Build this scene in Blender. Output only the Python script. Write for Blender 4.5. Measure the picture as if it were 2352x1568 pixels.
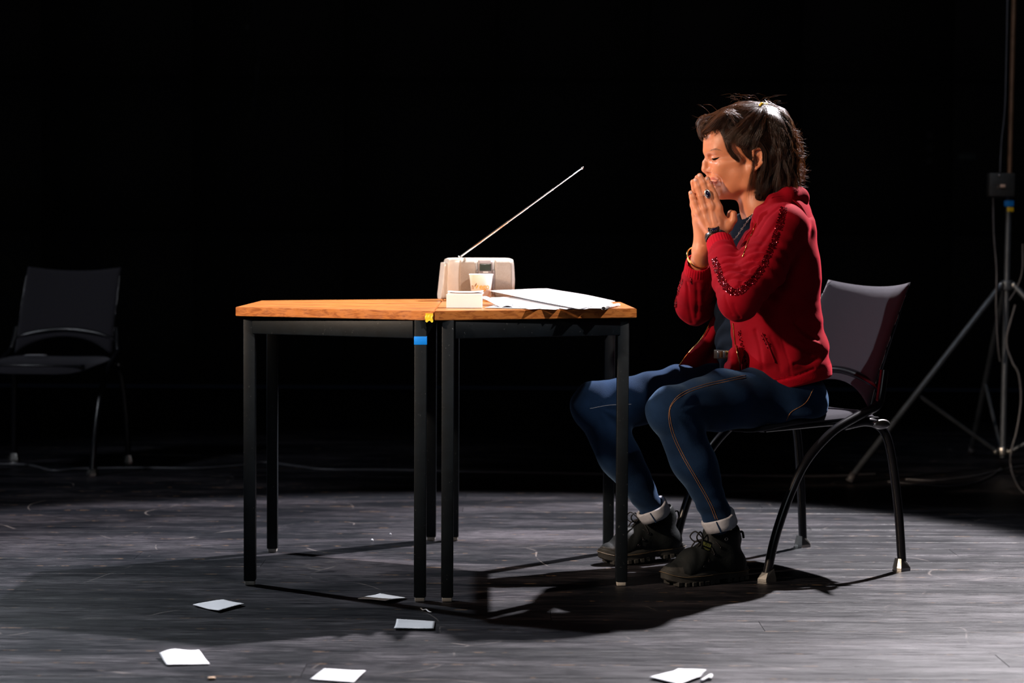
import bpy, bmesh, math, random
import numpy as np
from mathutils import Vector, Matrix
for o in list(bpy.data.objects): bpy.data.objects.remove(o)
SC = bpy.context.scene
COL = SC.collection
random.seed(7); RNG = np.random.default_rng(7)

# ---------------------------------------------------------------- camera
FPX, PITCH, ROLL, CH = 4698.0, 0.0472, 0.0047, 0.907
_cp, _sp, _c, _s = math.cos(PITCH), math.sin(PITCH), math.cos(ROLL), math.sin(ROLL)
FW = np.array([0, _cp, -_sp]); _up = np.array([0, _sp, _cp]); _rt = np.array([1., 0, 0])
RT = _c*_rt + _s*_up; UP = -_s*_rt + _c*_up
cd = bpy.data.cameras.new('camera'); cam = bpy.data.objects.new('camera', cd); COL.objects.link(cam)
cd.sensor_width = 36; cd.lens = FPX/2352*36; cd.clip_end = 60
cam.matrix_world = Matrix(((RT[0], UP[0], -FW[0], 0), (RT[1], UP[1], -FW[1], 0), (RT[2], UP[2], -FW[2], CH), (0, 0, 0, 1)))
cd.dof.use_dof = True; cd.dof.focus_distance = 5.42; cd.dof.aperture_fstop = 3.2
SC.camera = cam
SC.view_settings.view_transform = 'Standard'; SC.view_settings.look = 'None'
SC.view_settings.exposure = 0; SC.view_settings.gamma = 1; SC.view_settings.use_curve_mapping = False

def P(px, py, Y):
    "world point seen at photo pixel (px, py) at world depth Y"
    d = FW + RT*((px-1176)/FPX) - UP*((py-784)/FPX)
    d = d*(Y/d[1]); return np.array([d[0], d[1], d[2]+CH])
def G(px, py, z=0.0):
    "world point at height z seen at a pixel"
    d = FW + RT*((px-1176)/FPX) - UP*((py-784)/FPX)
    d = d*((z-CH)/d[2]); return np.array([d[0], d[1], z])

# ---------------------------------------------------------------- light
w = bpy.data.worlds.new('world'); SC.world = w; w.use_nodes = True
w.node_tree.nodes['Background'].inputs[0].default_value = (.35, .5, 1, 1)
w.node_tree.nodes['Background'].inputs[1].default_value = 0.004
def light(name, kind, loc, target, energy, color, radius=.06, angle=40, blend=.5):
    l = bpy.data.lights.new(name, kind); o = bpy.data.objects.new(name, l); COL.objects.link(o)
    o.location = loc; o.rotation_euler = (Vector(target)-Vector(loc)).to_track_quat('-Z', 'Y').to_euler()
    l.energy = energy; l.color = color
    if kind == 'SPOT': l.shadow_soft_size = radius; l.spot_size = math.radians(angle); l.spot_blend = blend
    if kind == 'AREA': l.shape = 'DISK'; l.size = radius
    return o
light('stage_light_right_back', 'SPOT', (2.65, 8.45, 5.1), (-.35, 5.25, 0), 5400, (1, .94, .98), .06, 38.5, .2)
light('stage_light_left_back', 'SPOT', (-3.1, 7.2, 3.3), (.1, 5.3, .3), 750, (.86, .92, 1), .05, 50, .6)
light('stage_light_front_left', 'SPOT', (-3.6, 2.9, 2.5), (.55, 5.65, .80), 1100, (1, .77, .58), .10, 28, .7)
light('stage_light_front_right', 'SPOT', (2.8, 1.4, 4.6), (-.22, 5.7, .74), 900, (1, .92, .86), .1, 12.5, .35)
light('stand_fill', 'SPOT', (.4, 5.6, 5.2), (1.95, 8.1, 1.3), 150, (.8, .88, 1), .3, 22, .7)  # added fill that brightens the tripod stand, no visible source
light('front_fill', 'AREA', (-.8, -1.2, 3.6), (.2, 5.6, .6), 26, (.85, .92, 1), 2.5)  # unseen soft fill, added to lift the shaded jacket and boots
light('chair_fill', 'SPOT', (-4.6, 5.2, 4.6), (-1.9, 7.9, .5), 250, (.85, .9, 1), .3, 22, .6)  # weak fill added for the far chair

# ---------------------------------------------------------------- materials
MATS = {}
def mat(name, color, rough=.5, metal=0, **kw):
    """procedural principled material. kw: noise=(scale, amount), bump=(scale, strength), stretch=(x,y,z), sheen, coat, trans,
       chips=(scale, threshold, color), spec"""
    m = bpy.data.materials.new(name); m.use_nodes = True; nt = m.node_tree; n = nt.nodes; L = nt.links
    b = n['Principled BSDF']; b.inputs['Roughness'].default_value = rough; b.inputs['Metallic'].default_value = metal
    if 'spec' in kw: b.inputs['Specular IOR Level'].default_value = kw['spec']
    col = (*color, 1); b.inputs['Base Color'].default_value = col
    tc = n.new('ShaderNodeTexCoord'); mp = n.new('ShaderNodeMapping'); L.new(tc.outputs['Object'], mp.inputs[0])
    mp.inputs['Scale'].default_value = kw.get('stretch', (1, 1, 1))
    out = None
    ns = kw.get('noise', (30, .25))
    t = n.new('ShaderNodeTexNoise'); t.inputs['Scale'].default_value = ns[0]; t.inputs['Detail'].default_value = 6
    L.new(mp.outputs[0], t.inputs['Vector'])
    mr = n.new('ShaderNodeMapRange'); mr.inputs[1].default_value = .3; mr.inputs[2].default_value = .7
    mr.inputs[3].default_value = 1-ns[1]; mr.inputs[4].default_value = 1+ns[1]; L.new(t.outputs['Fac'], mr.inputs[0])
    mx = n.new('ShaderNodeVectorMath'); mx.operation = 'SCALE'; mx.inputs[0].default_value = color
    L.new(mr.outputs[0], mx.inputs['Scale']); out = mx.outputs[0]
    if 'chips' in kw:
        sc, th, cc = kw['chips']
        t2 = n.new('ShaderNodeTexNoise'); t2.inputs['Scale'].default_value = sc; t2.inputs['Detail'].default_value = 8; t2.inputs['Roughness'].default_value = .7
        L.new(tc.outputs['Object'], t2.inputs['Vector'])
        m2 = n.new('ShaderNodeMapRange'); m2.inputs[1].default_value = th; m2.inputs[2].default_value = th+.06; L.new(t2.outputs['Fac'], m2.inputs[0])
        mm = n.new('ShaderNodeMix'); mm.data_type = 'RGBA'; L.new(m2.outputs[0], mm.inputs[0]); L.new(out, mm.inputs[6]); mm.inputs[7].default_value = (*cc, 1)
        out = mm.outputs[2]
    L.new(out, b.inputs['Base Color'])
    if 'bump' in kw:
        t3 = n.new('ShaderNodeTexNoise'); t3.inputs['Scale'].default_value = kw['bump'][0]; t3.inputs['Detail'].default_value = 5
        L.new(mp.outputs[0], t3.inputs['Vector']); bp = n.new('ShaderNodeBump'); bp.inputs['Strength'].default_value = kw['bump'][1]
        bp.inputs['Distance'].default_value = .002; L.new(t3.outputs['Fac'], bp.inputs['Height']); L.new(bp.outputs[0], b.inputs['Normal'])
    if 'sheen' in kw:
        b.inputs['Sheen Weight'].default_value = kw['sheen'][0]; b.inputs['Sheen Tint'].default_value = (*kw['sheen'][1], 1); b.inputs['Sheen Roughness'].default_value = .4
    if 'coat' in kw: b.inputs['Coat Weight'].default_value = kw['coat']; b.inputs['Coat Roughness'].default_value = .15
    if 'sss' in kw:
        b.inputs['Subsurface Weight'].default_value = kw['sss']; b.inputs['Subsurface Radius'].default_value = (1, .35, .2); b.inputs['Subsurface Scale'].default_value = .006
    MATS[name] = m; return m
M = mat
black_metal = M('black painted metal', (.0028, .0052, .0078), .5, 0, spec=.25, noise=(25, .3), chips=(120, .64, (.10, .11, .115)), bump=(40, .15))
black_tube = M('black gloss tube', (.006, .006, .008), .26, 0, noise=(20, .2), spec=.45)
grey_fabric = M('grey woven upholstery', (.034, .032, .038), .95, 0, noise=(900, .35), bump=(1200, .5), sheen=(.25, (.8, .8, .9)), spec=.1)
silver = M('brushed silver', (.55, .54, .52), .32, 1, noise=(40, .1))
chrome = M('polished chrome', (.8, .8, .8), .12, 1, noise=(40, .05))
grey_plastic = M('pale foot plastic', (.35, .33, .30), .45, 0, noise=(30, .15))
white_paper = M('white paper', (.83, .83, .86), .75, 0, noise=(12, .03), bump=(200, .08))
blue_tape = M('blue tape', (.0, .26, .95), .5, 0, noise=(60, .1))
yellow_tape = M('yellow tape', (.85, .62, .02), .5, 0, noise=(80, .15))
dark_cable = M('black cable rubber', (.085, .085, .095), .45, 0, noise=(20, .2))
grey_steel = M('dull dark steel', (.10, .115, .135), .45, .6, noise=(20, .2))
brass = M('gold metal', (.85, .55, .18), .2, 1, noise=(30, .08))
warm_lit_steel = M('warm lit steel', (.22, .12, .07), .4, .5, noise=(20, .2))  # upper pole: warm light on it is put into the steel colour

def wood_mat(name, c1, c2, direction, edge=False):
    m = bpy.data.materials.new(name); m.use_nodes = True; n = m.node_tree.nodes; L = m.node_tree.links; b = n['Principled BSDF']
    tc = n.new('ShaderNodeTexCoord'); mp = n.new('ShaderNodeMapping'); L.new(tc.outputs['Object'], mp.inputs[0])
    mp.inputs['Rotation'].default_value = (0, 0, direction); mp.inputs['Scale'].default_value = (2.2, 26, 26 if not edge else 60)
    t = n.new('ShaderNodeTexNoise'); t.inputs['Scale'].default_value = 2.2; t.inputs['Detail'].default_value = 9; t.inputs['Distortion'].default_value = .9
    t.inputs['Roughness'].default_value = .62
    L.new(mp.outputs[0], t.inputs['Vector'])
    cr = n.new('ShaderNodeValToRGB'); L.new(t.outputs['Fac'], cr.inputs[0])
    cr.color_ramp.elements[0].position = .40; cr.color_ramp.elements[0].color = (*c2, 1)
    cr.color_ramp.elements[1].position = .54; cr.color_ramp.elements[1].color = (*c1, 1)
    L.new(cr.outputs[0], b.inputs['Base Color']); b.inputs['Roughness'].default_value = .33
    t2 = n.new('ShaderNodeTexNoise'); t2.inputs['Scale'].default_value = 40; L.new(tc.outputs['Object'], t2.inputs['Vector'])
    mr = n.new('ShaderNodeMapRange'); mr.inputs[3].default_value = .22; mr.inputs[4].default_value = .5; L.new(t2.outputs['Fac'], mr.inputs[0]); L.new(mr.outputs[0], b.inputs['Roughness'])
    return m
wood_left = wood_mat('oak laminate left', (.52, .175, .028), (.19, .048, .008), math.radians(-28))
wood_right = wood_mat('oak laminate right', (.52, .175, .028), (.19, .048, .008), math.radians(24))
wood_edge = wood_mat('oak edging', (.56, .19, .042), (.32, .09, .018), 0, True)

# ---------------------------------------------------------------- builders
def tag(o, label, cat, group=None):
    o['label'] = label; o['category'] = cat
    if group: o['group'] = group
    return o
def wloc(p):
    v = Vector((0, 0, 0))
    while p is not None: v += p.location; p = p.parent
    return v
def thing(name, label, cat, loc=(0, 0, 0), rz=0, group=None):
    o = bpy.data.objects.new(name, None); COL.objects.link(o); o.empty_display_size = .1
    o.location = tuple(float(x) for x in loc); o.rotation_euler = (0, 0, rz); return tag(o, label, cat, group)
LOCAL = [False]      # True while a thing is built in its own (rotated) frame
def obj(name, V, Fc, m, parent=None, smooth=True, label=None):
    V = np.asarray(V, dtype=float)
    if parent is not None and not LOCAL[0]: V = V - np.array(wloc(parent))
    me = bpy.data.meshes.new(name); me.from_pydata(V.tolist(), [], [list(f) for f in Fc] if not isinstance(Fc, np.ndarray) else Fc.tolist())
    me.update(); me.polygons.foreach_set('use_smooth', [smooth]*len(me.polygons))
    for x in (m if isinstance(m, (list, tuple)) else [m]): me.materials.append(x)
    o = bpy.data.objects.new(name, me); COL.objects.link(o); o.parent = parent
    if label: o['label'] = label
    return o
def sharp(o, ang=35):
    o.data.set_sharp_from_angle(angle=math.radians(ang)) if hasattr(o.data, 'set_sharp_from_angle') else None
    return o
def box_geo(c, s, rz=0, bevel=.002, seg=2, ax=None):
    bm = bmesh.new(); bmesh.ops.create_cube(bm, size=1)
    for v in bm.verts: v.co = Vector((v.co.x*s[0], v.co.y*s[1], v.co.z*s[2]))
    if bevel: bmesh.ops.bevel(bm, geom=bm.edges[:], offset=bevel, segments=seg, affect='EDGES', profile=.5)
    R = Matrix.Rotation(rz, 3, 'Z') if ax is None else ax
    V = [tuple(R @ v.co + Vector(c)) for v in bm.verts]; bm.verts.index_update()
    Fc = [[v.index for v in f.verts] for f in bm.faces]; bm.free(); return V, Fc
def box(name, c, s, m, parent=None, rz=0, bevel=.002, seg=2, ax=None, label=None):
    V, Fc = box_geo(c, s, rz, bevel, seg, ax); return sharp(obj(name, V, Fc, m, parent, True, label), 50)
def join(*gs):
    V, Fc, k = [], [], 0
    for v, f in gs:
        V += [tuple(x) for x in v]; Fc += [[i+k for i in q] for q in f]; k = len(V)
    return V, Fc
def smooth_path(pts, n=8):
    pts = [np.array(p, float) for p in pts]
    if len(pts) < 3: return pts
    q = [2*pts[0]-pts[1]]+pts+[2*pts[-1]-pts[-2]]; out = []
    for i in range(1, len(q)-2):
        for k in range(n):
            t = k/n; a, b, c, d = q[i-1:i+3]
            out.append(.5*((2*b)+(-a+c)*t+(2*a-5*b+4*c-d)*t*t+(-a+3*b-3*c+d)*t**3))
    out.append(q[-2]); return out
def tube_geo(pts, r, n=10, closed=False, flat=1.0, cap=True, up=None):
    pts = [np.array(p, float) for p in pts]; N = len(pts)
    rs = list(r) if hasattr(r, '__len__') else [r]*N
    if len(rs) != N: rs = list(np.interp(np.linspace(0, 1, N), np.linspace(0, 1, len(rs)), rs))
    T = []
    for i in range(N):
        a = pts[(i-1) % N] if closed else pts[max(i-1, 0)]; b = pts[(i+1) % N] if closed else pts[min(i+1, N-1)]
        t = b-a; T.append(t/(np.linalg.norm(t)+1e-12))
    u = np.array(up, float) if up is not None else np.array([0, 0, 1.])
    if abs(np.dot(u, T[0])) > .95: u = np.array([1., 0, 0])
    V, Fc = [], []
    for i in range(N):
        u = u-T[i]*np.dot(u, T[i]); u /= np.linalg.norm(u)+1e-12; v = np.cross(T[i], u)
        for k in range(n):
            a = 2*math.pi*k/n; V.append(pts[i]+rs[i]*(math.cos(a)*v+math.sin(a)*u*flat))
        if up is not None: u = np.array(up, float)
    for i in range(N if closed else N-1):
        for k in range(n):
            j = (i+1) % N; Fc.append([i*n+k, i*n+(k+1) % n, j*n+(k+1) % n, j*n+k])
    if cap and not closed: Fc.append(list(range(n))[::-1]); Fc.append([(N-1)*n+k for k in range(n)])
    return V, Fc
def tube(name, pts, r, m, parent=None, n=10, sm=8, closed=False, flat=1.0, label=None, up=None):
    if sm: pts = smooth_path(pts, sm)
    V, Fc = tube_geo(pts, r, n, closed, flat, up=up); return sharp(obj(name, V, Fc, m, parent, True, label), 60)
def lathe_geo(prof, c=(0, 0, 0), n=32, axis=None):
    V, Fc = [], []; R = axis if axis is not None else Matrix.Identity(3)
    for (r, z) in prof:
        for k in range(n):
            a = 2*math.pi*k/n; V.append(tuple(R @ Vector((r*math.cos(a), r*math.sin(a), z)) + Vector(c)))
    for i in range(len(prof)-1):
        for k in range(n): Fc.append([i*n+k, i*n+(k+1) % n, (i+1)*n+(k+1) % n, (i+1)*n+k])
    return V, Fc
def dup(o, parent=None):
    c = o.copy(); COL.objects.link(c); c.parent = parent
    for ch in list(o.children): dup(ch, c)
    return c
def grid_geo(fn, nu, nv, thick=0.0):
    V = [fn(i/(nu-1), j/(nv-1)) for i in range(nu) for j in range(nv)]
    Fc = [[i*nv+j, (i+1)*nv+j, (i+1)*nv+j+1, i*nv+j+1] for i in range(nu-1) for j in range(nv-1)]
    if thick:
        V = np.array(V, float); A = V.reshape(nu, nv, 3); du = np.gradient(A, axis=0); dv = np.gradient(A, axis=1)
        nn = np.cross(du, dv); nn /= np.linalg.norm(nn, axis=2, keepdims=True)+1e-12
        W = (A-nn*thick).reshape(-1, 3); k = len(V); B = [f[::-1] for f in [[a+k for a in f] for f in Fc]]
        edge = [(i*nv, (i+1)*nv) for i in range(nu-1)]+[((nu-1)*nv+j, (nu-1)*nv+j+1) for j in range(nv-1)] + \
               [((i+1)*nv+nv-1, i*nv+nv-1) for i in range(nu-1)]+[(j+1, j) for j in range(nv-1)]
        Fc = Fc+B+[[b, a, a+k, b+k] for a, b in edge]; V = np.vstack([V, W])
    return V, Fc
def prism_geo(poly, z0, z1, bevel=0):
    bm = bmesh.new(); vs = [bm.verts.new((x, y, z0)) for x, y in poly]; f = bm.faces.new(vs)
    r = bmesh.ops.extrude_face_region(bm, geom=[f]); bmesh.ops.translate(bm, vec=(0, 0, z1-z0), verts=[v for v in r['geom'] if isinstance(v, bmesh.types.BMVert)])
    bmesh.ops.recalc_face_normals(bm, faces=bm.faces[:])
    if bevel: bmesh.ops.bevel(bm, geom=bm.edges[:], offset=bevel, segments=2, affect='EDGES')
    bm.verts.index_update(); V = [tuple(v.co) for v in bm.verts]; Fc = [[v.index for v in f.verts] for f in bm.faces]; bm.free(); return V, Fc
def text_obj(name, s, size, m, parent, origin, xdir, ydir, label=None, bold=False, extrude=.0002, warp=None):
    "lettering converted to a mesh and laid out on origin + x*xdir + y*ydir"
    cu = bpy.data.curves.new(name, 'FONT'); cu.body = s; cu.size = size; cu.extrude = extrude; cu.align_x = 'CENTER'; cu.align_y = 'CENTER'
    if bold: cu.offset = size*.02
    t = bpy.data.objects.new('tmp', cu); COL.objects.link(t)
    dg = bpy.context.evaluated_depsgraph_get(); me = bpy.data.meshes.new_from_object(t.evaluated_get(dg)); bpy.data.objects.remove(t)
    V = np.array([v.co for v in me.vertices]); Fc = [list(p.vertices) for p in me.polygons]; bpy.data.meshes.remove(me)
    if warp is not None: W = np.array([warp(*v) for v in V])
    else:
        xd, yd = np.array(xdir, float), np.array(ydir, float); zd = np.cross(xd, yd)
        W = np.array(origin)+V[:, :1]*xd+V[:, 1:2]*yd+V[:, 2:]*zd
    return obj(name, W, Fc, m, parent, False, label)
# ================================================================ setting
def struct(name, V, Fc, m, smooth=False):
    o = obj(name, V, Fc, m, None, smooth); o['kind'] = 'structure'; return o
def floor_mat():
    m = bpy.data.materials.new('worn black floor paint'); m.use_nodes = True; n = m.node_tree.nodes; L = m.node_tree.links; b = n['Principled BSDF']
    g = n.new('ShaderNodeNewGeometry'); oi = n.new('ShaderNodeObjectInfo')
    def mapped(s, off=None, rot=(0, 0, 0)):
        mp = n.new('ShaderNodeMapping'); L.new(g.outputs['Position'], mp.inputs[0]); mp.inputs['Scale'].default_value = s; mp.inputs['Rotation'].default_value = rot
        if off: L.new(off, mp.inputs['Location'])
        return mp.outputs[0]
    def noise(vec, sc, det=6, ro=.6, dist=0):
        t = n.new('ShaderNodeTexNoise'); t.inputs['Scale'].default_value = sc; t.inputs['Detail'].default_value = det; t.inputs['Roughness'].default_value = ro
        t.inputs['Distortion'].default_value = dist; L.new(vec, t.inputs['Vector']); return t.outputs['Fac']
    def rng(x, a, b_, c=0, d=1):
        r = n.new('ShaderNodeMapRange'); r.inputs[1].default_value = a; r.inputs[2].default_value = b_; r.inputs[3].default_value = c; r.inputs[4].default_value = d; L.new(x, r.inputs[0]); return r.outputs[0]
    def math_(op, x, y):
        r = n.new('ShaderNodeMath'); r.operation = op
        for i, v in enumerate((x, y)):
            if isinstance(v, (int, float)): r.inputs[i].default_value = v
            else: L.new(v, r.inputs[i])
        return r.outputs[0]
    def mix(f, a, b_):
        r = n.new('ShaderNodeMix'); r.data_type = 'RGBA'
        if isinstance(f, float): r.inputs[0].default_value = f
        else: L.new(f, r.inputs[0])
        for i, v in ((6, a), (7, b_)):
            if isinstance(v, tuple): r.inputs[i].default_value = (*v, 1)
            else: L.new(v, r.inputs[i])
        return r.outputs[2]
    cx = n.new('ShaderNodeCombineXYZ'); L.new(math_('MULTIPLY', oi.outputs['Random'], 31.), cx.inputs[0]); L.new(math_('MULTIPLY', oi.outputs['Random'], 17.), cx.inputs[1])
    grain = noise(mapped((5, 105, 1), cx.outputs[0]), 1.6, 10, .72, .3)          # wood grain streaks running along each board
    fine = noise(mapped((16, 330, 1)), 1.3, 6, .7)
    scuffv = mapped((1.4, 5.5, 1)); scuff = noise(scuffv, 1.1, 9, .66, .5)           # grey scuffed areas
    cloud = noise(mapped((1, 1, 1)), 1.2, 3, .5)
    worn = math_('MULTIPLY', rng(scuff, .45, .64), rng(grain, .38, .62))
    worn = math_('ADD', worn, math_('MULTIPLY', rng(fine, .56, .75), .25))
    # paler patches, each an ellipse broken up by noise
    def patch(x, y, rx, ry):
        s = n.new('ShaderNodeVectorMath'); s.operation = 'SUBTRACT'; L.new(g.outputs['Position'], s.inputs[0]); s.inputs[1].default_value = (x, y, 0)
        q = n.new('ShaderNodeVectorMath'); q.operation = 'MULTIPLY'; L.new(s.outputs[0], q.inputs[0]); q.inputs[1].default_value = (1/rx, 1/ry, 0)
        l = n.new('ShaderNodeVectorMath'); l.operation = 'LENGTH'; L.new(q.outputs[0], l.inputs[0])
        return math_('MULTIPLY', rng(l.outputs['Value'], 1., .45), rng(noise(mapped((5, 22, 1)), 2, 8, .65, 1.5), .36, .56))
    pt = math_('ADD', patch(-.52, 5.72, .30, .34), math_('MULTIPLY', patch(-.05, 6.35, .45, .2), .8))
    pt = math_('ADD', pt, math_('MULTIPLY', patch(-1.3, 6.2, .5, .25), .5))
    pt = math_('MINIMUM', pt, 1.)
    worn = math_('MINIMUM', math_('ADD', worn, math_('MULTIPLY', pt, .8)), 1.0)
    base = mix(worn, (.0022, .0032, .0058), (.046, .041, .048))
    # scratches: thin distorted lines
    w1 = n.new('ShaderNodeTexVoronoi'); w1.feature = 'DISTANCE_TO_EDGE'; w1.inputs['Scale'].default_value = 1.3
    dv = n.new('ShaderNodeVectorMath'); dv.operation = 'ADD'
    nz = n.new('ShaderNodeTexNoise'); nz.inputs['Scale'].default_value = 1.1; L.new(g.outputs['Position'], nz.inputs['Vector']); L.new(nz.outputs['Color'], dv.inputs[0]); L.new(mapped((1, .8, 0)), dv.inputs[1]); L.new(dv.outputs[0], w1.inputs['Vector'])
    scr = math_('MULTIPLY', rng(w1.outputs['Distance'], .0045, .001), rng(noise(mapped((3, 3, 1)), 2.5, 4), .50, .62))
    # tan wood showing on the board edges
    sp = n.new('ShaderNodeSeparateXYZ'); L.new(g.outputs['Position'], sp.inputs[0])
    ym = math_('MODULO', sp.outputs['Y'], .133)
    e = math_('MINIMUM', ym, math_('SUBTRACT', .133, ym))
    edge = math_('MULTIPLY', rng(e, .0075, .003), rng(noise(mapped((9, 3, 1)), 2.0, 6, .7), .54, .62))
    speck = rng(noise(mapped((30, 45, 1)), 2.2, 4, .6), .75, .77)
    dk = n.new('ShaderNodeVectorMath'); dk.operation = 'SCALE'; L.new(base, dk.inputs[0]); L.new(math_('MULTIPLY', rng(fine, .32, .68, .45, 1.6), rng(grain, .3, .7, .6, 1.45)), dk.inputs['Scale']); base = dk.outputs[0]
    base = mix(math_('MULTIPLY', scr, .75), base, (.16, .14, .13))
    base = mix(math_('MULTIPLY', edge, .6), base, (.17, .105, .06))
    base = mix(math_('MULTIPLY', speck, .6), base, (.30, .22, .15))
    L.new(base, b.inputs['Base Color'])
    ro = math_('ADD', math_('MULTIPLY', worn, .14), rng(grain, .3, .7, .30, .50)); ro = math_('ADD', ro, rng(fine, .35, .65, -.05, .06)); L.new(ro, b.inputs['Roughness'])
    band = noise(mapped((1.1, 11, 1), cx.outputs[0]), 1.4, 6, .65)
    L.new(math_('MULTIPLY', rng(band, .34, .66, .45, 1.25), rng(grain, .35, .65, .30, .62)), b.inputs['Specular IOR Level'])
    hgt = math_('ADD', math_('MULTIPLY', grain, .8), math_('MULTIPLY', fine, .5))
    bp = n.new('ShaderNodeBump'); bp.inputs['Strength'].default_value = .5; bp.inputs['Distance'].default_value = .0014; L.new(hgt, bp.inputs['Height']); L.new(bp.outputs[0], b.inputs['Normal'])
    return m
FLOOR = floor_mat()
XW, Y0, Y1, ZC = 6.5, -2.5, 13.0, 6.4
gap_black = M('dark joint', (.004, .004, .005), .9, 0)
floor = struct('floor', *box_geo((0, (Y0+Y1)/2, -.07), (2*XW, Y1-Y0, .1), bevel=0), gap_black)
# floorboards: individual boards, long side across the picture
PW = .133
def board_mesh():
    hw = PW/2-.0005; zt = 0
    prof = [(-hw, -.02), (-hw, zt-.0009), (-hw+.0011, zt), (hw-.0011, zt), (hw, zt-.0009), (hw, -.02)]
    V = [(x, y, z) for x in (-.5, .5) for y, z in prof]; k = len(prof)
    Fc = [[i, i+1, k+i+1, k+i] for i in range(k-1)]+[list(range(k))[::-1], list(range(k, 2*k))]
    Fc = [f[::-1] for f in Fc]
    me = bpy.data.meshes.new('floorboard'); me.from_pydata(V, [], Fc); me.materials.append(FLOOR); me.update(); return me
BM = board_mesh()
k0, k1 = int(Y0/PW)+1, int(Y1/PW)
far_geo = []
for k in range(k0, k1):
    y = (k+.5)*PW
    if 3.2 < y < 12.0:
        xs = [-XW+.01]; x = -XW+RNG.uniform(1.2, 5.5)
        while x < XW-1.2: xs.append(x); x += RNG.uniform(3.2, 5.0)
        xs.append(XW-.01)
        for a, b_ in zip(xs[:-1], xs[1:]):
            o = bpy.data.objects.new('floorboard', BM); COL.objects.link(o); o.parent = floor
            o.location = ((a+b_)/2, y, RNG.uniform(-.0006, 0)); o.scale = (b_-a-.0015, 1, 1)
    else:
        far_geo.append(box_geo((0, y, -.01), (2*XW-.02, PW-.0024, .02), bevel=0))
o = obj('floorboards', *join(*far_geo), FLOOR, floor, False); o['kind'] = 'stuff'
# black masking walls of square panels
wall_paint = M('matt black wall paint', (.0065, .0068, .008), .75, 0, noise=(3, .35), bump=(40, .2))
def wall(name, c, s): return struct(name, *box_geo(c, s, bevel=0), gap_black)
wb = wall('wall_back', (0, Y1+.10, ZC/2), (2*XW+.4, .16, ZC))
wl = wall('wall_left', (-XW-.10, (Y0+Y1)/2, ZC/2), (.16, Y1-Y0, ZC)); wr = wall('wall_right', (XW+.10, (Y0+Y1)/2, ZC/2), (.16, Y1-Y0, ZC))
wall('wall_front', (0, Y0-.10, ZC/2), (2*XW+.4, .16, ZC))
struct('ceiling', *box_geo((0, (Y0+Y1)/2, ZC+.06), (2*XW+.4, Y1-Y0+.4, .1), bevel=0), wall_paint)
PS = .96
def panel(nm, wallo, c, s, me=[]):
    o = box(nm, c, s, wall_paint, wallo, bevel=.004, seg=1); return o
pm = None
for i in range(-7, 7):
    for j in range(6):
        x = (i+.5)*PS-.10
        if abs(x) > XW-PS/2: continue
        if pm is None:
            o = box('wall_panel', (0, 0, 0), (PS-.012, .018, PS-.012), wall_paint, None, bevel=.004, seg=1); pm = o
        else: o = pm.copy(); COL.objects.link(o)
        o.parent = wb; o.location = (x, Y1+.011, (j+.5)*PS+.03)

# ================================================================ tables
TX, TY, TYAW = -.204, 5.7089, .0136
TW, TL, TS, TH = .5287, 1.145, .6333, .74
def T2(a, b, z):   # table frame -> world
    c, s = math.cos(TYAW), math.sin(TYAW); return (TX+a*c-b*s, TY+a*s+b*c, z)
def make_table(sign, label, wood):
    t = thing('trapezoid_table', label, 'table', T2(sign*TW/2, 0, 0), TYAW, 'trapezoid tables pushed together')
    LOCAL[0] = True; ox = -sign*TW/2
    g = .0012
    poly = [(ox+sign*g, -TL/2), (ox+sign*TW, -TS/2), (ox+sign*TW, TS/2), (ox+sign*g, TL/2)]
    if sign < 0: poly = poly[::-1]
    o = obj('tabletop', *prism_geo(poly, TH-.0235, TH, .0012), [wood, wood_edge], t, False)
    for p in o.data.polygons:
        if abs(p.normal.z) < .5: p.material_index = 1
    LH = .0155
    legs = [(ox+sign*.0346, -TL/2+.036), (ox+sign*.0346, TL/2-.036), (ox+sign*(TW-.034), -TS/2+.028), (ox+sign*(TW-.034), TS/2-.028)]
    for x, y in legs:
        l = box('leg', (x, y, (TH-.0235+.012)/2), (2*LH, 2*LH, TH-.0235-.012), black_metal, t, bevel=.002)
        box('glide', (x, y, .006), (.026, .026, .012), grey_plastic, l, bevel=.003)
    def apron(a, b, inset=0):
        a = np.array(a); b = np.array(b); d = b-a; Ln = np.linalg.norm(d); an = math.atan2(d[1], d[0]); c = (a+b)/2
        box('apron', (c[0], c[1], TH-.0235-.024), (Ln-.03, .024, .046), black_metal, t, rz=an, bevel=.002)
    apron(legs[0], legs[2]); apron(legs[1], legs[3]); apron(legs[2], legs[3]); apron(legs[0], legs[1])
    LOCAL[0] = False
    return t, legs
tl, legs_l = make_table(-1, 'orange wood trapezoid table on black legs, blue tape on one leg', wood_left)
tr, legs_r = make_table(1, 'orange wood trapezoid table under the radio and loose papers', wood_right)
LOCAL[0] = True
# scuffs of missing edging near the joint are small; tapes on the left table
lx, ly = legs_l[0]
box('blue_tape', (lx, ly, .6645), (.0325, .0325, .021), blue_tape, tl, bevel=.0006, label='strip of blue tape on the leg')
def yt(u, v):
    ox = TW/2
    zz = TH+.0006
    pth = [(0, -.0), (0, -.0)]
    return None
ex = TW/2
V, Fc = grid_geo(lambda u, v: (ex-.022+.019*u+.001*math.sin(9*v), -TL/2+.0135*(1-u)*.55 + (.010 if v < -1 else -.0012-.0006*math.sin(14*u)), TH-.006-.0205*v*(1+.12*math.sin(u*9))), 10, 14, .0006)
obj('yellow_tape', V, Fc, yellow_tape, tl, False, 'torn piece of yellow tape over the corner')
LOCAL[0] = False

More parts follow.
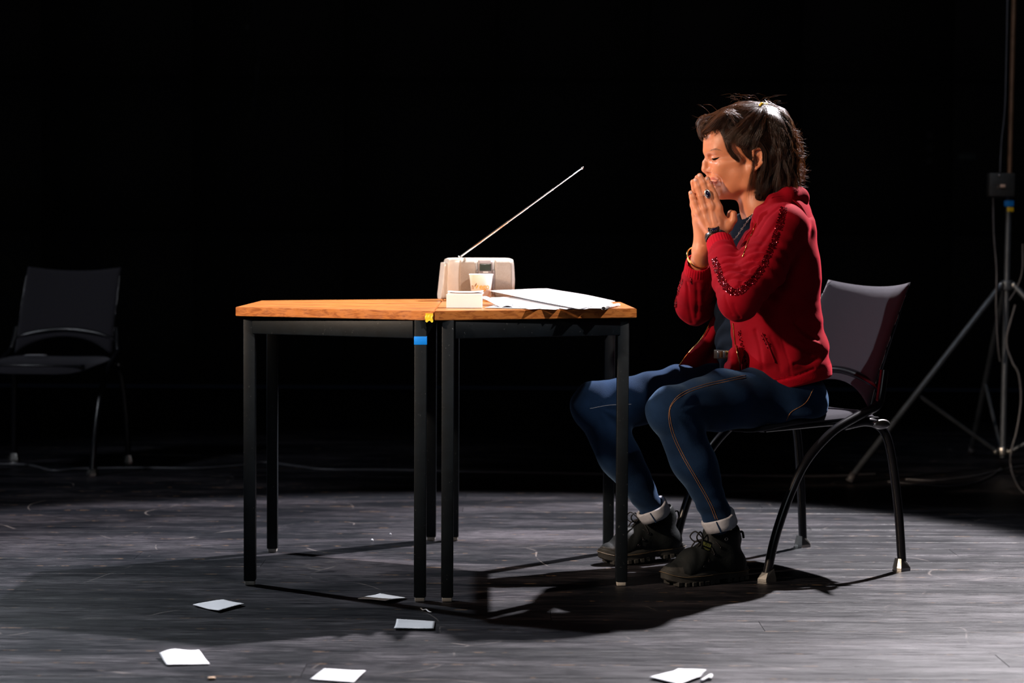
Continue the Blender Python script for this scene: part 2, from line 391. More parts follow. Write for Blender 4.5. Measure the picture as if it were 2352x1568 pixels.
# ---- papers, cards, cup, radio on the right table
paper_edge = M('paper stack', (.80, .79, .80), .8, 0, noise=(4, .02), stretch=(1, 1, 600))
c0 = G(1066, 707.5, TH); nb = thing('note_stack', 'thick stack of small white note sheets at the front of the table', 'paper', (c0[0], c0[1]+.047, TH))
V, Fc = [], []
NS = 26
gs = []
gs.append(box_geo((c0[0], c0[1]+.047, TH+.0008+.0170), (.0935, .094, .0340), bevel=.0003, seg=1))
for i in range(22, NS):
    z = TH+.0008+i*.0400/NS; dx, dy, a = RNG.normal(0, .0005), RNG.normal(0, .0005), RNG.normal(0, .006)
    if i > 22: dx += .0015*(i-22); dy += .002*(i-22); a += .01*(i-22)
    gs.append(box_geo((c0[0]+dx, c0[1]+.047+dy, z), (.0935, .094, .0400/NS*.995), rz=a, bevel=0))
obj('sheet_block', *join(*gs), white_paper, nb, False)
ts_, tf_ = grid_geo(lambda u, v: (c0[0]-.044+.0935*u, c0[1]+.001+.0945*v, TH+.0413+.0022*(abs(u-.45)*2)**3+.001*v), 12, 8, .0004)
obj('top_sheet', ts_, tf_, white_paper, nb, True, 'topmost note with a curled edge')

def sheet(corners, label, bend=None, n=26, name='paper_sheet', seed=0, amp=.002, th=.0006, group='loose papers on the table', floor_z=TH):
    c = [np.array(q, float) for q in corners]; r = np.random.default_rng(seed); ph = r.uniform(0, 6, 4)
    def fn(u, v):
        p = (1-u)*(1-v)*c[0]+u*(1-v)*c[1]+u*v*c[2]+(1-u)*v*c[3]
        z = p[2]+amp*(math.sin(5*u+ph[0])*math.sin(4*v+ph[1])+.4*math.sin(9*u+7*v+ph[2]))+amp*0.9
        if bend: z += bend(u, v)
        return (p[0], p[1], max(z, floor_z+th+.0002))
    V, Fc = grid_geo(fn, n, n, -th if False else th)
    o = obj(name, V, Fc, white_paper, None, True); o.data.flip_normals() if False else None
    return tag(o, label, 'paper', group)
Z = TH
def cpt(px, py, z): return G(px, py, z)
A = cpt(1124, 669, Z+.034); B = cpt(1256, 663, Z+.036); C = cpt(1413, 692, Z+.004); D = cpt(1330, 711, Z+.0035)
D[1] = min(D[1], 5.27)
A = cpt(1124, 669, Z+.030); 
sheet([A, B, C, D], 'topmost white sheet of paper with a raised back corner', bend=lambda u, v: .018*math.sin(math.pi*u)*math.sin(math.pi*v)*.6, seed=1, amp=.0012)
sheet([cpt(1160, 684, Z+.012), cpt(1290, 683, Z+.014), cpt(1408, 697, Z+.002), cpt(1300, 710.5, Z+.002)], 'white sheet squeezed under the topmost paper, right end showing', seed=2, amp=.001)
sheet([cpt(1128, 700, Z+.0005), cpt(1200, 690, Z+.002), cpt(1420, 700, Z+.0022), cpt(1340, 710.5, Z+.001)], 'flat white sheet at the bottom of the loose papers', seed=3, amp=.0006)
sheet([cpt(1103, 684, Z+.018), cpt(1150, 688, Z+.012), cpt(1200, 706, Z+.002), cpt(1152, 707, Z+.0015)], 'creased white sheet poking out left towards the note stack', seed=4, amp=.0012, bend=lambda u, v: .004*math.sin(6*u))
sheet([cpt(1127, 685, Z+.018), cpt(1190, 680, Z+.016), cpt(1230, 700, Z+.003), cpt(1140, 701, Z+.002)], 'folded white sheet with a pointed tip behind the creased one', seed=5, amp=.001)
sheet([cpt(1113, 707, Z+.0008), cpt(1178, 691, Z+.0015), cpt(1345, 697, Z+.0015), cpt(1275, 711.3, Z+.001)], 'flat white sheet along the front table edge beside the note stack', seed=8, amp=.0006)
sheet([cpt(1131, 688, Z+.010), cpt(1248, 669, Z+.028), cpt(1404, 699, Z+.003), cpt(1215, 711, Z+.002)], 'wide white sheet just under the topmost paper, reaching the front edge', seed=9, amp=.0006)
# rolled edge of a sheet at the right
cc = thing('curled_sheet', 'white sheet with a rolled right edge sticking out of the pile', 'paper', tuple(cpt(1405, 701, Z)), 0, 'loose papers on the table')
r0, r1 = cpt(1417, 700, Z+.004), cpt(1396, 705, Z+.004); dr = r1-r0
V, Fc = grid_geo(lambda u, v: tuple(r0+dr*v*1.6+np.array([.010-.09*max(0, u-.45)+.006*math.cos(min(u, .45)*14)-.006, .02*u, .006*math.sin(min(u, .45)*14)*(1 if u < .45 else 1)*.8])), 22, 6, .0005)
V = np.array(V); V[:, 2] = np.maximum(V[:, 2], TH+.0006); obj('rolled_sheet', V, Fc, white_paper, cc)

# cup
cu = G(1104.5, 692.5, TH); cx_, cy_ = cu[0], cu[1]+.026
cup = thing('paper_cup', 'small cream paper coffee cup with orange lettering', 'cup', (cx_, cy_, TH))
cup_m = M('cream cup card', (.86, .80, .74), .5, 0, noise=(20, .03)); cup_o = M('orange print and reflection', (.85, .42, .07), .5, 0); cup_b = M('brown print', (.25, .15, .07), .5, 0)
prof = [(.0, .004), (.0235, .004), (.0243, 0), (.0255, 0), (.0345, .0765), (.0352, .0775), (.0362, .079), (.0352, .0808), (.0338, .079), (.033, .0765), (.0245, .006), (0, .006)]
obj('cup_body', *lathe_geo([(r, z+TH) for r, z in prof], (cx_, cy_, 0), 48), cup_m, cup)
obj('base_reflection', *lathe_geo([(.0257, .0005+TH), (.0259, .004+TH)], (cx_, cy_, 0), 48), cup_o, cup, True, 'orange table reflection painted round the base')  # reflection of the wooden tabletop, put on as an orange strip
def on_cup(x, y, z):
    h = .0445+y; r = .0255+.009*h/.0765+.0004+z; a = -math.pi/2+x/r
    return (cx_+r*math.cos(a), cy_+r*math.sin(a), TH+h)
text_obj('cup_lettering', 'ego', .0225, cup_o, cup, None, None, None, warp=lambda x, y, z: on_cup(x+.0115, y-.001, z), bold=True, extrude=.0001)
text_obj('cup_lettering', 'n', .0225, cup_b, cup, None, None, None, warp=lambda x, y, z: on_cup(x-.0290, y-.001, z), bold=True, extrude=.0001)
def leaf(dx, dy, w_, h_):
    V, Fc = grid_geo(lambda u, v: on_cup(dx+(v-.5)*w_*math.sin(math.pi*u)+(u-.5)*h_*.55, dy+(u-.5)*h_, .0002), 12, 5); return V, Fc
obj('cup_emblem', *leaf(-.0165, .004, .0052, .013), cup_b, cup, False, 'brown leaf mark'); obj('cup_emblem', *leaf(-.0118, -.0008, .0052, .013), cup_o, cup, False, 'orange leaf mark')

# radio
rc = G(1098, 690.5, TH); RW, RD, RH = .194, .085, .128
ra = math.radians(14)
radio = thing('radio', 'silver portable radio with raised aerial standing on the right table', 'radio', (P(1099, 690, 6.13)[0], 6.13, TH), ra)
LOCAL[0] = True
r_sil = M('champagne plastic', (.62, .56, .50), .38, .25, noise=(60, .05)); r_gr = M('speaker mesh', (.36, .29, .235), .55, .2, noise=(1500, .35), bump=(1800, .5))
r_pan = M('brown grey panel', (.22, .17, .155), .35, .1); r_lcd = M('lcd glass', (.035, .042, .032), .15, 0); r_dark = M('dark hole', (.01, .01, .01), .5, 0)
# body: rounded block, top front edge rounded; front bulges; sides slightly bowed
def rbody(x0, x1, ins=0, nx=22, nz=28):
    prof = []
    for k in range(nz):      # closed side profile (y, z)
        a = 2*math.pi*k/nz
        ca, sa = math.cos(a), math.sin(a); e = .28
        prof.append((math.copysign(abs(ca)**e, ca)*(RD/2-ins), RH/2+math.copysign(abs(sa)**e, sa)*(RH/2-ins)))
    V, Fc = [], []
    for i in range(nx):
        u = i/(nx-1); x = x0+(x1-x0)*u; q = abs(2*u-1); s = (1-q**14)**.5*.12+.88 if q < 1 else .88
        for y, z in prof:
            V.append((x, y*s, RH/2+(z-RH/2)*(s*.5+.5)))
    for i in range(nx-1):
        for k in range(nz): Fc.append([i*nz+k, i*nz+(k+1) % nz, (i+1)*nz+(k+1) % nz, (i+1)*nz+k])
    Fc.append(list(range(nz))); Fc.append([(nx-1)*nz+k for k in range(nz)][::-1])
    return V, Fc
V, Fc = rbody(-RW/2, RW/2); V = np.array(V)
V[:, 0] += .006*(1-((V[:, 2]-RH*.45)/(RH*.55))**2)*np.sign(V[:, 0])*(np.abs(V[:, 0]) > .08)   # bowed sides
sharp(obj('case', V, Fc, r_sil, radio), 40)
yf = -RD/2
def fpanel(nm, x0, x1, z0, z1, m, off=.0015, bow=0, lab=None, nx=10, nz=14):
    def fn(u, v):
        z = z0+(z1-z0)*v; x = x0+(x1-x0)*u
        x += bow*(1-(2*v-1)**2)*(1 if u > .5 else -1)*(.3 if abs(bow) else 0)
        ez = max(0, (z-RH*.80)/(RH*.20)); y = yf-off+.010*ez**3
        return (x, y, z)
    V, Fc = grid_geo(fn, nx, nz, -.003); return obj(nm, V, Fc, m, radio, True, lab)
fpanel('speaker_grille', -.066, -.020, .010, .120, r_gr, bow=.012); fpanel('speaker_grille', .040, .090, .010, .120, r_gr, bow=.006)
fpanel('control_panel', -.012, .031, .028, .119, r_pan, .0035)
fpanel('display', -.0085, .027, .089, .110, r_lcd, .0045, lab='dark green display')
fpanel('name_plate', .002, .018, .0835, .0875, r_sil, .0045)
fpanel('button_strip', .032, .038, .018, .092, r_pan, .0030); fpanel('button_strip', -.0175, -.0135, .018, .092, r_pan, .0030)
for k in range(9):
    box('button', (.035, yf-.0045, .024+k*.0072), (.0032, .002, .0032), r_sil, radio, bevel=.0008)
for x in (-.007, .026): box('button', (x, yf-.005, .077), (.0032, .002, .0028), r_sil, radio, bevel=.0008)
V, Fc = rbody(-RW/2-.012, -RW/2+.004); V = np.array(V); V[:, 2] = .004+V[:, 2]*.86; V[:, 1] = V[:, 1]*.72+.012
V[:, 0] -= .009*np.clip(1-(V[:, 2]-.02)/.05, 0, 1)*(V[:, 0] < -.10); V[:, 1] += 0
sharp(obj('side_cover', V, Fc, r_sil, radio), 40)
o = obj('socket', *lathe_geo([(0, -.0001), (.0022, -.0001), (.0024, -.001)], (-RW/2-.0122, .004, .075), 12, Matrix.Rotation(math.radians(-90), 3, 'Y')), r_dark, radio)
# aerial
LOCAL[0] = False
bsz = P(1057, 589, 6.13); tip = P(1340, 384, 5.85)
k_ = [0, .42, .565, .77, .985, 1.0]
seg_r = [.0031, .0025, .0020, .0015]
cuts = [0, .40, .56, .765, .985]
gs = []
def lerp(t): return bsz+(tip-bsz)*t
parts = []
for i in range(4):
    g = tube_geo([lerp(cuts[i]-(.005 if i else 0)), lerp(cuts[i+1])], seg_r[i], 12); parts.append(g)
    if i < 3: parts.append(tube_geo([lerp(cuts[i+1]-.004), lerp(cuts[i+1]+.002)], seg_r[i]+.0004, 12))
def rloc(V):   # world -> radio frame
    R = Matrix.Rotation(-ra, 3, 'Z'); return [tuple(R @ (Vector(v)-radio.location)) for v in V]
LOCAL[0] = True
V, Fc = join(*parts); ae = obj('aerial', rloc(V), Fc, chrome, radio); sharp(ae, 40)
V, Fc = tube_geo([lerp(.983), lerp(.988), lerp(.994), lerp(1.0)], [.002, .0036, .0036, .002], 10); obj('aerial_tip', rloc(V), Fc, chrome, ae)
V, Fc = tube_geo([bsz-np.array([0, 0, .006]), bsz+np.array([0, 0, .002])], .006, 12); obj('aerial_base', rloc(V), Fc, silver, radio)
LOCAL[0] = False

# ================================================================ floor papers
notes = [((443, 1391), (513, 1379), (562, 1390), (503, 1406), 'white square note on the floor left of the left table leg', 0),
 ((822, 1378), (873, 1364), (935, 1374), (886, 1387), 'white note on the floor just behind the blue-taped table leg', 1),
 ((905, 1446), (911, 1427), (999, 1428), (996, 1446), 'white note on the floor in front of the blue-taped table leg', 2),
 ((383, 1529), (366, 1508), (457, 1496), (482, 1526), 'white note with a lifted edge, leftmost on the floor', 3),
 ((712, 1561), (744, 1540), (840, 1544), (812, 1568), 'white note at the bottom edge of the picture, below the left table', 4),
 ((1492, 1558), (1558, 1542), (1622, 1553), (1560, 1574), 'white note with a crumpled corner in front of the seated woman', 5)]
for (a, b_, c, d, lab, i) in notes:
    pts = [G(*q, .001) for q in (a, b_, c, d)]
    ph = i*1.3
    def bend(u, v, i=i):
        z = .0015*(math.sin(3*u+ph)+1)
        if i == 3: z += .010*u*math.exp(-((v-.3)/.35)**2)
        if i == 2: z += .008*max(0, u-.75)*4*max(0, 1-v)*.5
        if i == 1: z += .006*(1-u)*v
        if i == 5: z += .02*max(0, u-.8)*5*max(0, v*.2+.1)*2
        if i == 0: z += .004*max(0, v-.6)
        return z
    sheet(pts, lab, bend=bend, n=16, name='note_sheet', seed=20+i, amp=.0006, th=.0012, group='white notes scattered on the floor', floor_z=0.0003)
V, Fc = tube_geo(smooth_path([G(1610, 1563, .004), G(1622, 1556, .006), G(1634, 1549, .006), G(1630, 1558, .004)], 5), .004, 8, flat=.6)
tag(obj('crumpled_scrap', V, Fc, white_paper, None), 'tiny twisted paper scrap at the crumpled note corner', 'paper')
tag(obj('paper_curl', *tube_geo(smooth_path([G(967, 1396, .003), G(972, 1400, .003), G(979, 1399, .006), (G(985, 1404, .003)), G(991, 1405, .003)], 5), .0022, 8, flat=.5), white_paper, None), 'small white paper curl beside the blue-taped table leg', 'paper')
chip_m = M('bare wood chip', (.62, .42, .28), .7)
box_o = box('wood_chip', tuple(G(486, 1557, .003)), (.016, .012, .005), chip_m, None, rz=.3, bevel=.002); tag(box_o, 'small pale wood chip on the floor at the lower left', 'wood chip')
for i, (px, py, r, lab) in enumerate([(855, 1240, .0035, 'small white crumb behind the left table, between its back legs'), (897, 1226, .003, 'tiny white crumb behind the left table near its right rear leg')]):
    bm = bmesh.new(); bmesh.ops.create_icosphere(bm, subdivisions=2, radius=r)
    for v in bm.verts: v.co *= 1+RNG.uniform(-.2, .2)
    bm.verts.index_update(); p = G(px, py, r*.8)
    tag(obj('crumb', [tuple(v.co+Vector(p)) for v in bm.verts], [[v.index for v in f.verts] for f in bm.faces], white_paper, None), lab, 'crumb'); bm.free()

# ================================================================ chairs
def wedge(x, y, s):
    # faceted foot: wide flat shoe, sloping up to a collar round the tube
    R0 = [(s*.027, 0), (s*.012, .019), (-s*.020, .020), (-s*.026, .008), (-s*.026, -.008), (-s*.020, -.020), (s*.012, -.019)]
    V = [(x+a, y+b, 0) for a, b in R0]+[(x+a, y+b, .008) for a, b in R0]+[(x+a*.62-s*.004, y+b*.72, .024+.010*(a*s < 0)) for a, b in R0]; n = len(R0)
    Fc = [[i+n*k, (i+1) % n+n*k, (i+1) % n+n*(k+1), i+n*(k+1)] for k in (0, 1) for i in range(n)]+[list(range(n))[::-1], list(range(2*n, 3*n))]
    return V, Fc
def make_chair(label, cat='chair'):
    t = thing('stacking_chair', label, cat, (0, 0, 0), 0, 'grey upholstered stacking chairs'); LOCAL[0] = True
    # frame: x forward, y left; feet at x=+-.228, y=+-.245
    fx, fy = .228, .245
    r = .0125
    # backrest: gently curved padded shell
    def back(u, v, off=0):
        y = (u-.5)*2; wd = .195+.014*(1-v)-.004*math.cos(math.pi*v); z = .468+.335*v
        x = -.165-.135*v**1.15
        x += .030*(y*y)*(1.0-.2*v)                 # wraps forward at the sides
        z += .016*y*y*(v**6)-.012*(v**6)           # top dips in the middle
        z += .055*(1-y*y)*(1-v)**5*1.0 - .015*(abs(y)**3)*(1-v)**3
        return (x+off, y*wd, z)
    nu, nv = 29, 29
    Vf = np.array([back(i/(nu-1), j/(nv-1)) for i in range(nu) for j in range(nv)]).reshape(nu, nv, 3)
    Vb = Vf.copy()
    ui = np.linspace(-1, 1, nu)[:, None]; vj = np.linspace(0, 1, nv)[None, :]
    pad = (1-np.abs(ui)**8)*(1-(2*vj-1)**8)
    Vf[:, :, 0] += .009*pad**.5+.002; Vb[:, :, 0] -= (.020*(1-vj)**.5+.006)*pad**.5+.006*np.abs(ui)**2*(1-vj)*1.2
    V = np.vstack([Vf.reshape(-1, 3), Vb.reshape(-1, 3)]); k = nu*nv; Fc = []
    for i in range(nu-1):
        for j in range(nv-1):
            q = [i*nv+j, (i+1)*nv+j, (i+1)*nv+j+1, i*nv+j+1]; Fc.append(q); Fc.append([a+k for a in q][::-1])
    for i in range(nu-1):
        for j in (0, nv-1):
            a, b_ = i*nv+j, (i+1)*nv+j; Fc.append([a, a+k, b_+k, b_] if j == 0 else [b_, b_+k, a+k, a])
    for j in range(nv-1):
        for i in (0, nu-1):
            a, b_ = i*nv+j, i*nv+j+1; Fc.append([b_, b_+k, a+k, a] if i == 0 else [a, a+k, b_+k, b_])
    bk = obj('backrest', V, Fc, grey_fabric, t)
    tube('backrest_piping', [Vb[0, j]*.5+Vf[0, j]*.5 for j in range(1, nv-1, 3)], .0028, black_tube, bk, 6, 3); tube('backrest_piping', [Vb[-1, j]*.5+Vf[-1, j]*.5 for j in range(1, nv-1, 3)], .0028, black_tube, bk, 6, 3)
    # seat: rounded cushion, front edge rolls down, slight saddle
    def seat(nr=26, na=48):
        V, Fc = [], []
        sx, sy = .215, .220
        for side in (1, -1):
            base = len(V)
            for i in range(nr):
                q = i/(nr-1)
                for a in range(na):
                    th = 2*math.pi*a/na; ca, sa = math.cos(th), math.sin(th); e = .45
                    x = math.copysign(abs(ca)**e, ca)*sx*q; y = math.copysign(abs(sa)**e, sa)*sy*q*(1-.06*(x < 0)*abs(x)/sx)
                    zc = .440-.03*max(0, (x-.06)/.155)**2*1.0+.010*(y/sy)**2*max(0, min(1, (.1-x)/.2))
                    h = .020*(1-q**6)**.5 if side > 0 else -.012*(1-q**6)**.5
                    V.append((x+.015, y, zc+h-.016))
            for i in range(nr-1):
                for a in range(na):
                    f = [base+i*na+a, base+(i+1)*na+a, base+(i+1)*na+(a+1) % na, base+i*na+(a+1) % na]; Fc.append(f if side > 0 else f[::-1])
        return V, Fc
    obj('seat', *seat(), grey_fabric, t)
    for s in (1, -1):
        y = s*.222; yf_ = s*fy
        # front leg sweeps in one curve up to the back joint
        l = tube('leg', [(fx-.004, yf_, .022), (fx-.030, yf_-s*.001, .12), (fx-.075, s*.243, .23), (fx-.13, s*.240, .320), (fx-.215, s*.236, .395), (fx-.30, s*.232, .435), (fx-.370, s*.229, .462), (-.160, s*.222, .490), (-.178, s*.213, .560)], r, black_tube, t, 14, 7)
        obj('foot_cap', *wedge(fx, yf_, 1), silver, l, False)
        l = tube('leg', [(-.055, s*.2, .408), (-.12, s*.212, .418), (-.165, s*.222, .400), (-.19, s*.230, .34), (-.212, s*.24, .18), (-fx+.003, yf_, .022)], r, black_tube, t, 14, 7)
        obj('foot_cap', *wedge(-fx, yf_, -1), silver, l, False)
        V, Fc = lathe_geo([(0, .006), (.014, .006), (.018, .003), (.019, 0), (.014, -.004), (0, -.004)], (0, 0, 0), 20)
        V = [(-.155+1.55*v[0], s*.236+v[2]*s, .412+v[1]*.75) for v in V]; obj('link_plate', V, Fc, silver, t, True, 'bright oval linking plate')
        tube('seat_rail', [(.185, s*.17, .405), (.10, s*.20, .413), (0, s*.205, .418), (-.13, s*.205, .418)], .009, black_tube, t, 10, 6)
    tube('back_arch', [(-.158, .222, .472), (-.165, .214, .500), (-.160, .185, .522), (-.168, .10, .542), (-.176, 0, .550), (-.168, -.10, .542), (-.160, -.185, .522), (-.165, -.214, .500), (-.158, -.222, .472)], .0115, black_tube, t, 12, 7)
    tube('front_rail', [(.185, .17, .405), (.195, 0, .398), (.185, -.17, .405)], .009, black_tube, t, 10, 6)
    tube('rear_rail', [(-.15, .205, .418), (-.15, -.205, .418)], .009, black_tube, t, 10, 0)
    box('seat_shell', (.01, 0, .424), (.38, .39, .010), black_tube, t, bevel=.004)
    LOCAL[0] = False
    return t
nf, nr_, fr = G(1755, 1332), G(2078, 1306), G(1850, 1256)
fd = nf-nr_; cen = (nf+fr)/2
CHA = math.atan2(fd[1], fd[0])
chair = make_chair('grey upholstered chair with black tube legs, the woman sits on it')
chair.location = (cen[0], cen[1], 0); chair.rotation_euler = (0, 0, CHA)
print('chair', cen, math.degrees(CHA), np.linalg.norm(fd), np.linalg.norm(fr-nr_))
ch2 = dup(chair); ch2['label'] = 'dim empty grey chair far back at the left edge of the picture'
a1, a2, a3 = G(205, 1092), G(292, 1063), G(40, 1058)
print('far chair feet', a1, a2, a3)
fd2 = a1-a2; c2 = (a1+a3)/2; ch2.location = (c2[0], c2[1], 0); ch2.rotation_euler = (0, 0, math.atan2(fd2[1], fd2[0]))
tag(obj('paper_slip', *grid_geo(lambda u, v: (P(62+50*u, 816-2*u+2*v, c2[1])[0], c2[1]-.05+.03*v, .4575+.0015*math.sin(3*u)), 6, 4, .0008), white_paper, None), 'pale paper slip lying on the far grey chair seat', 'paper')

# ================================================================ cables
def cable(label, pts, r=.0035, name='floor_cable', group='thin cables on the floor'):
    o = tube(name, pts, r, dark_cable, None, 8, 8); return tag(o, label, 'cable', group)
cable('thin cable running across the floor behind both tables', [G(px, py, .0045) for px, py in [(-200, 1070), (40, 1066), (120, 1080), (190, 1076), (330, 1074), (450, 1075), (560, 1068), (610, 1062), (680, 1070), (750, 1078), (900, 1079), (1060, 1083), (1250, 1086), (1500, 1090), (1700, 1092), (1900, 1093), (2010, 1088)]], .0045)
cable('thin cable looping on the floor at the tripod foot', [G(px, py, .005) for px, py in [(2040, 1106), (2110, 1112), (2180, 1116), (2240, 1108), (2280, 1090), (2300, 1075)]])
cable('second cable loop on the floor beside the tripod foot', [G(px, py, .005) for px, py in [(2080, 1100), (2150, 1103), (2230, 1094), (2290, 1082), (2350, 1070), (2500, 1060)]])
# ================================================================ stand
foot = G(1950, 1110); sy = 8.15; pole_b = P(2303, 1050, sy)
st = thing('light_stand', 'tall dark tripod light stand at the right edge', 'stand', (pole_b[0], sy, 0))
zt = 4.6; px_top = P(2329, 0, sy); ptop = np.array([pole_b[0]+(px_top[0]-pole_b[0])*(zt-pole_b[2])/(px_top[2]-pole_b[2]), sy, zt])
def pole_at(z): return pole_b+(ptop-pole_b)*((z-pole_b[2])/(zt-pole_b[2]))
zbox = P(2300, 425, sy)[2]
tube('pole', [pole_b, pole_at(zbox)], .0125, grey_steel, st, 14, 0)
tube('upper_pole', [pole_at(zbox-.01), ptop], .0105, warm_lit_steel, st, 14, 0, label='upper tube with warm light painted in')
zc = P(2290, 655, sy)[2]; col_ = pole_at(zc)
fdv = foot-col_; ang0 = math.atan2(foot[1]-col_[1], foot[0]-col_[0]); rad = math.hypot(foot[1]-col_[1], foot[0]-col_[0])
obj('collar', *lathe_geo([(.0, -.02), (.024, -.02), (.026, -.015), (.026, .015), (.024, .02), (0, .02)], tuple(col_), 20), grey_steel, st)
lowc = pole_at(pole_b[2]+.025)
obj('lower_collar', *lathe_geo([(.0, -.016), (.022, -.016), (.024, -.012), (.024, .012), (.022, .016), (0, .016)], tuple(lowc), 20), silver, st)
for k in range(3):
    a = ang0+k*2*math.pi/3; d = np.array([math.cos(a), math.sin(a), 0]); top_ = col_+d*.03; ft = col_+d*rad; ft[2] = .012
    l = tube('leg', [top_, ft], .0125, grey_steel, st, 12, 0)
    obj('foot_cap', *tube_geo([ft+(top_-ft)*.03, ft-np.array([0, 0, .004])], .0145, 12), dark_cable, l)
    mid = top_+(ft-top_)*.565
    tube('brace', [mid, lowc+d*.03], .008, grey_steel, st, 10, 0)
    box('bolt', tuple(mid), (.02, .02, .02), silver, st, bevel=.007); box('bolt', tuple(lowc+d*.035), (.022, .022, .022), silver, st, bevel=.007); box('bolt', tuple(top_), (.024, .024, .024), silver, st, bevel=.007)
bp_ = P(2299, 425, sy-.04)
cb = tag(box('control_box', tuple(bp_), (.103, .05, .094), M('dark grey box', (.035, .036, .036), .5, .2), None, bevel=.005), 'small dark grey box clamped on the stand pole', 'box')
kn = M('pale knob', (.62, .42, .33), .5)
V, Fc = lathe_geo([(0, -.006), (.008, -.006), (.009, 0)], (0, 0, 0), 16, Matrix.Rotation(math.radians(90), 3, 'X')); kp = P(2288.5, 428, sy-.067)
obj('knob', [(v[0]+kp[0], v[1]+kp[1]+.0, v[2]+kp[2]) for v in V], Fc, kn, cb); kp = P(2303.5, 427, sy-.068); box('switch', tuple(kp), (.020, .008, .012), kn, cb, bevel=.002)
kp = P(2295, 403, sy-.067); box('switch', tuple(kp), (.006, .006, .008), silver, cb, bevel=.002)
z1 = P(2320, 467, sy)[2]; q = pole_at(z1); box('blue_tape', tuple(q), (.036, .027, .025), blue_tape, st, bevel=.003, label='blue tape band')
z1 = P(2320, 481, sy)[2]; q = pole_at(z1); box('yellow_tape', tuple(q+[.004, 0, 0]), (.027, .0268, .019), yellow_tape, st, bevel=.003, label='yellow tape band')
cable('thin cable hanging down from the grey box to the tripod collar', [P(2281, 452, sy-.04), P(2283, 540, sy-.03), P(2289, 620, sy-.03), P(2288, 700, sy-.05), P(2292, 790, sy-.05), P(2297, 830, sy-.03)], .0035, 'hanging_cable', 'cables on the light stand')
cable('cable curling down right of the stand pole to the floor', [P(2332, 700, sy-.03), P(2312, 780, sy-.04), P(2325, 830, sy-.05), P(2340, 860, sy-.06), P(2345, 920, sy-.06), P(2335, 990, sy-.07), P(2322, 1040, sy-.08), P(2325, 1085, sy-.1), P(2350, 1130, sy-.6), P(2400, 1150, sy-.9)], .0045, 'hanging_cable', 'cables on the light stand')
cable('cable running up beside the warm-tinted upper tube', [P(2297, 395, sy-.03), P(2300, 330, sy-.02), P(2308, 250, sy-.02), P(2311, 150, sy-.02), P(2314, 0, sy-.02), P(2320, -400, sy-.02)], .003, 'hanging_cable', 'cables on the light stand')
cable('cable hanging at the far right beside the stand pole', [P(2349, 560, sy-.03), P(2348, 620, sy-.03), P(2336, 660, sy-.03), P(2318, 690, sy-.03)], .003, 'hanging_cable', 'cables on the light stand')
# faint things on the back wall
dimgrey = M('dim grey card', (.06, .075, .075), .7)
pa = P(2222, 360, Y1-.02); tag(box('wall_sign', tuple(pa), (.115, .012, .042), dimgrey, None, bevel=.002), 'small dim pale plate on the black back wall', 'sign')
sw = thing('switch_plates', 'column of three dim switch plates on the back wall', 'switch', tuple(P(2136, 340, Y1-.02)))
for yy in (311, 340, 370): box('switch_plate', tuple(P(2136, yy, Y1-.012)), (.05, .014, .05), M('dim plate', (.022, .022, .024), .7), sw, bevel=.003)
cl = thing('hanging_strips', 'dim pale strips hanging high on the back wall', 'strip', tuple(P(588, 200, Y1-.03)))
tube('cord', [P(575, -60, Y1-.03), P(590, 60, Y1-.03), P(596, 120, Y1-.03), P(590, 200, Y1-.03), P(578, 275, Y1-.03)], .004, dark_cable, cl, 6, 5)
dimw = M('dim white tape', (.20, .20, .21), .7)
for (x0, y0, x1, y1, w_) in [(590, 150, 589, 190, .015), (587, 218, 581, 245, .016), (576, 262, 575, 275, .012), (597, 115, 597, 128, .010), (566, 58, 570, 66, .010)]:
    tube('tape_strip', [P(x0, y0, Y1-.035), P((x0+x1)/2, (y0+y1)/2, Y1-.04), P(x1, y1, Y1-.035)], [w_*.5, w_, w_*.6], dimw, cl, 8, 5, flat=.3)
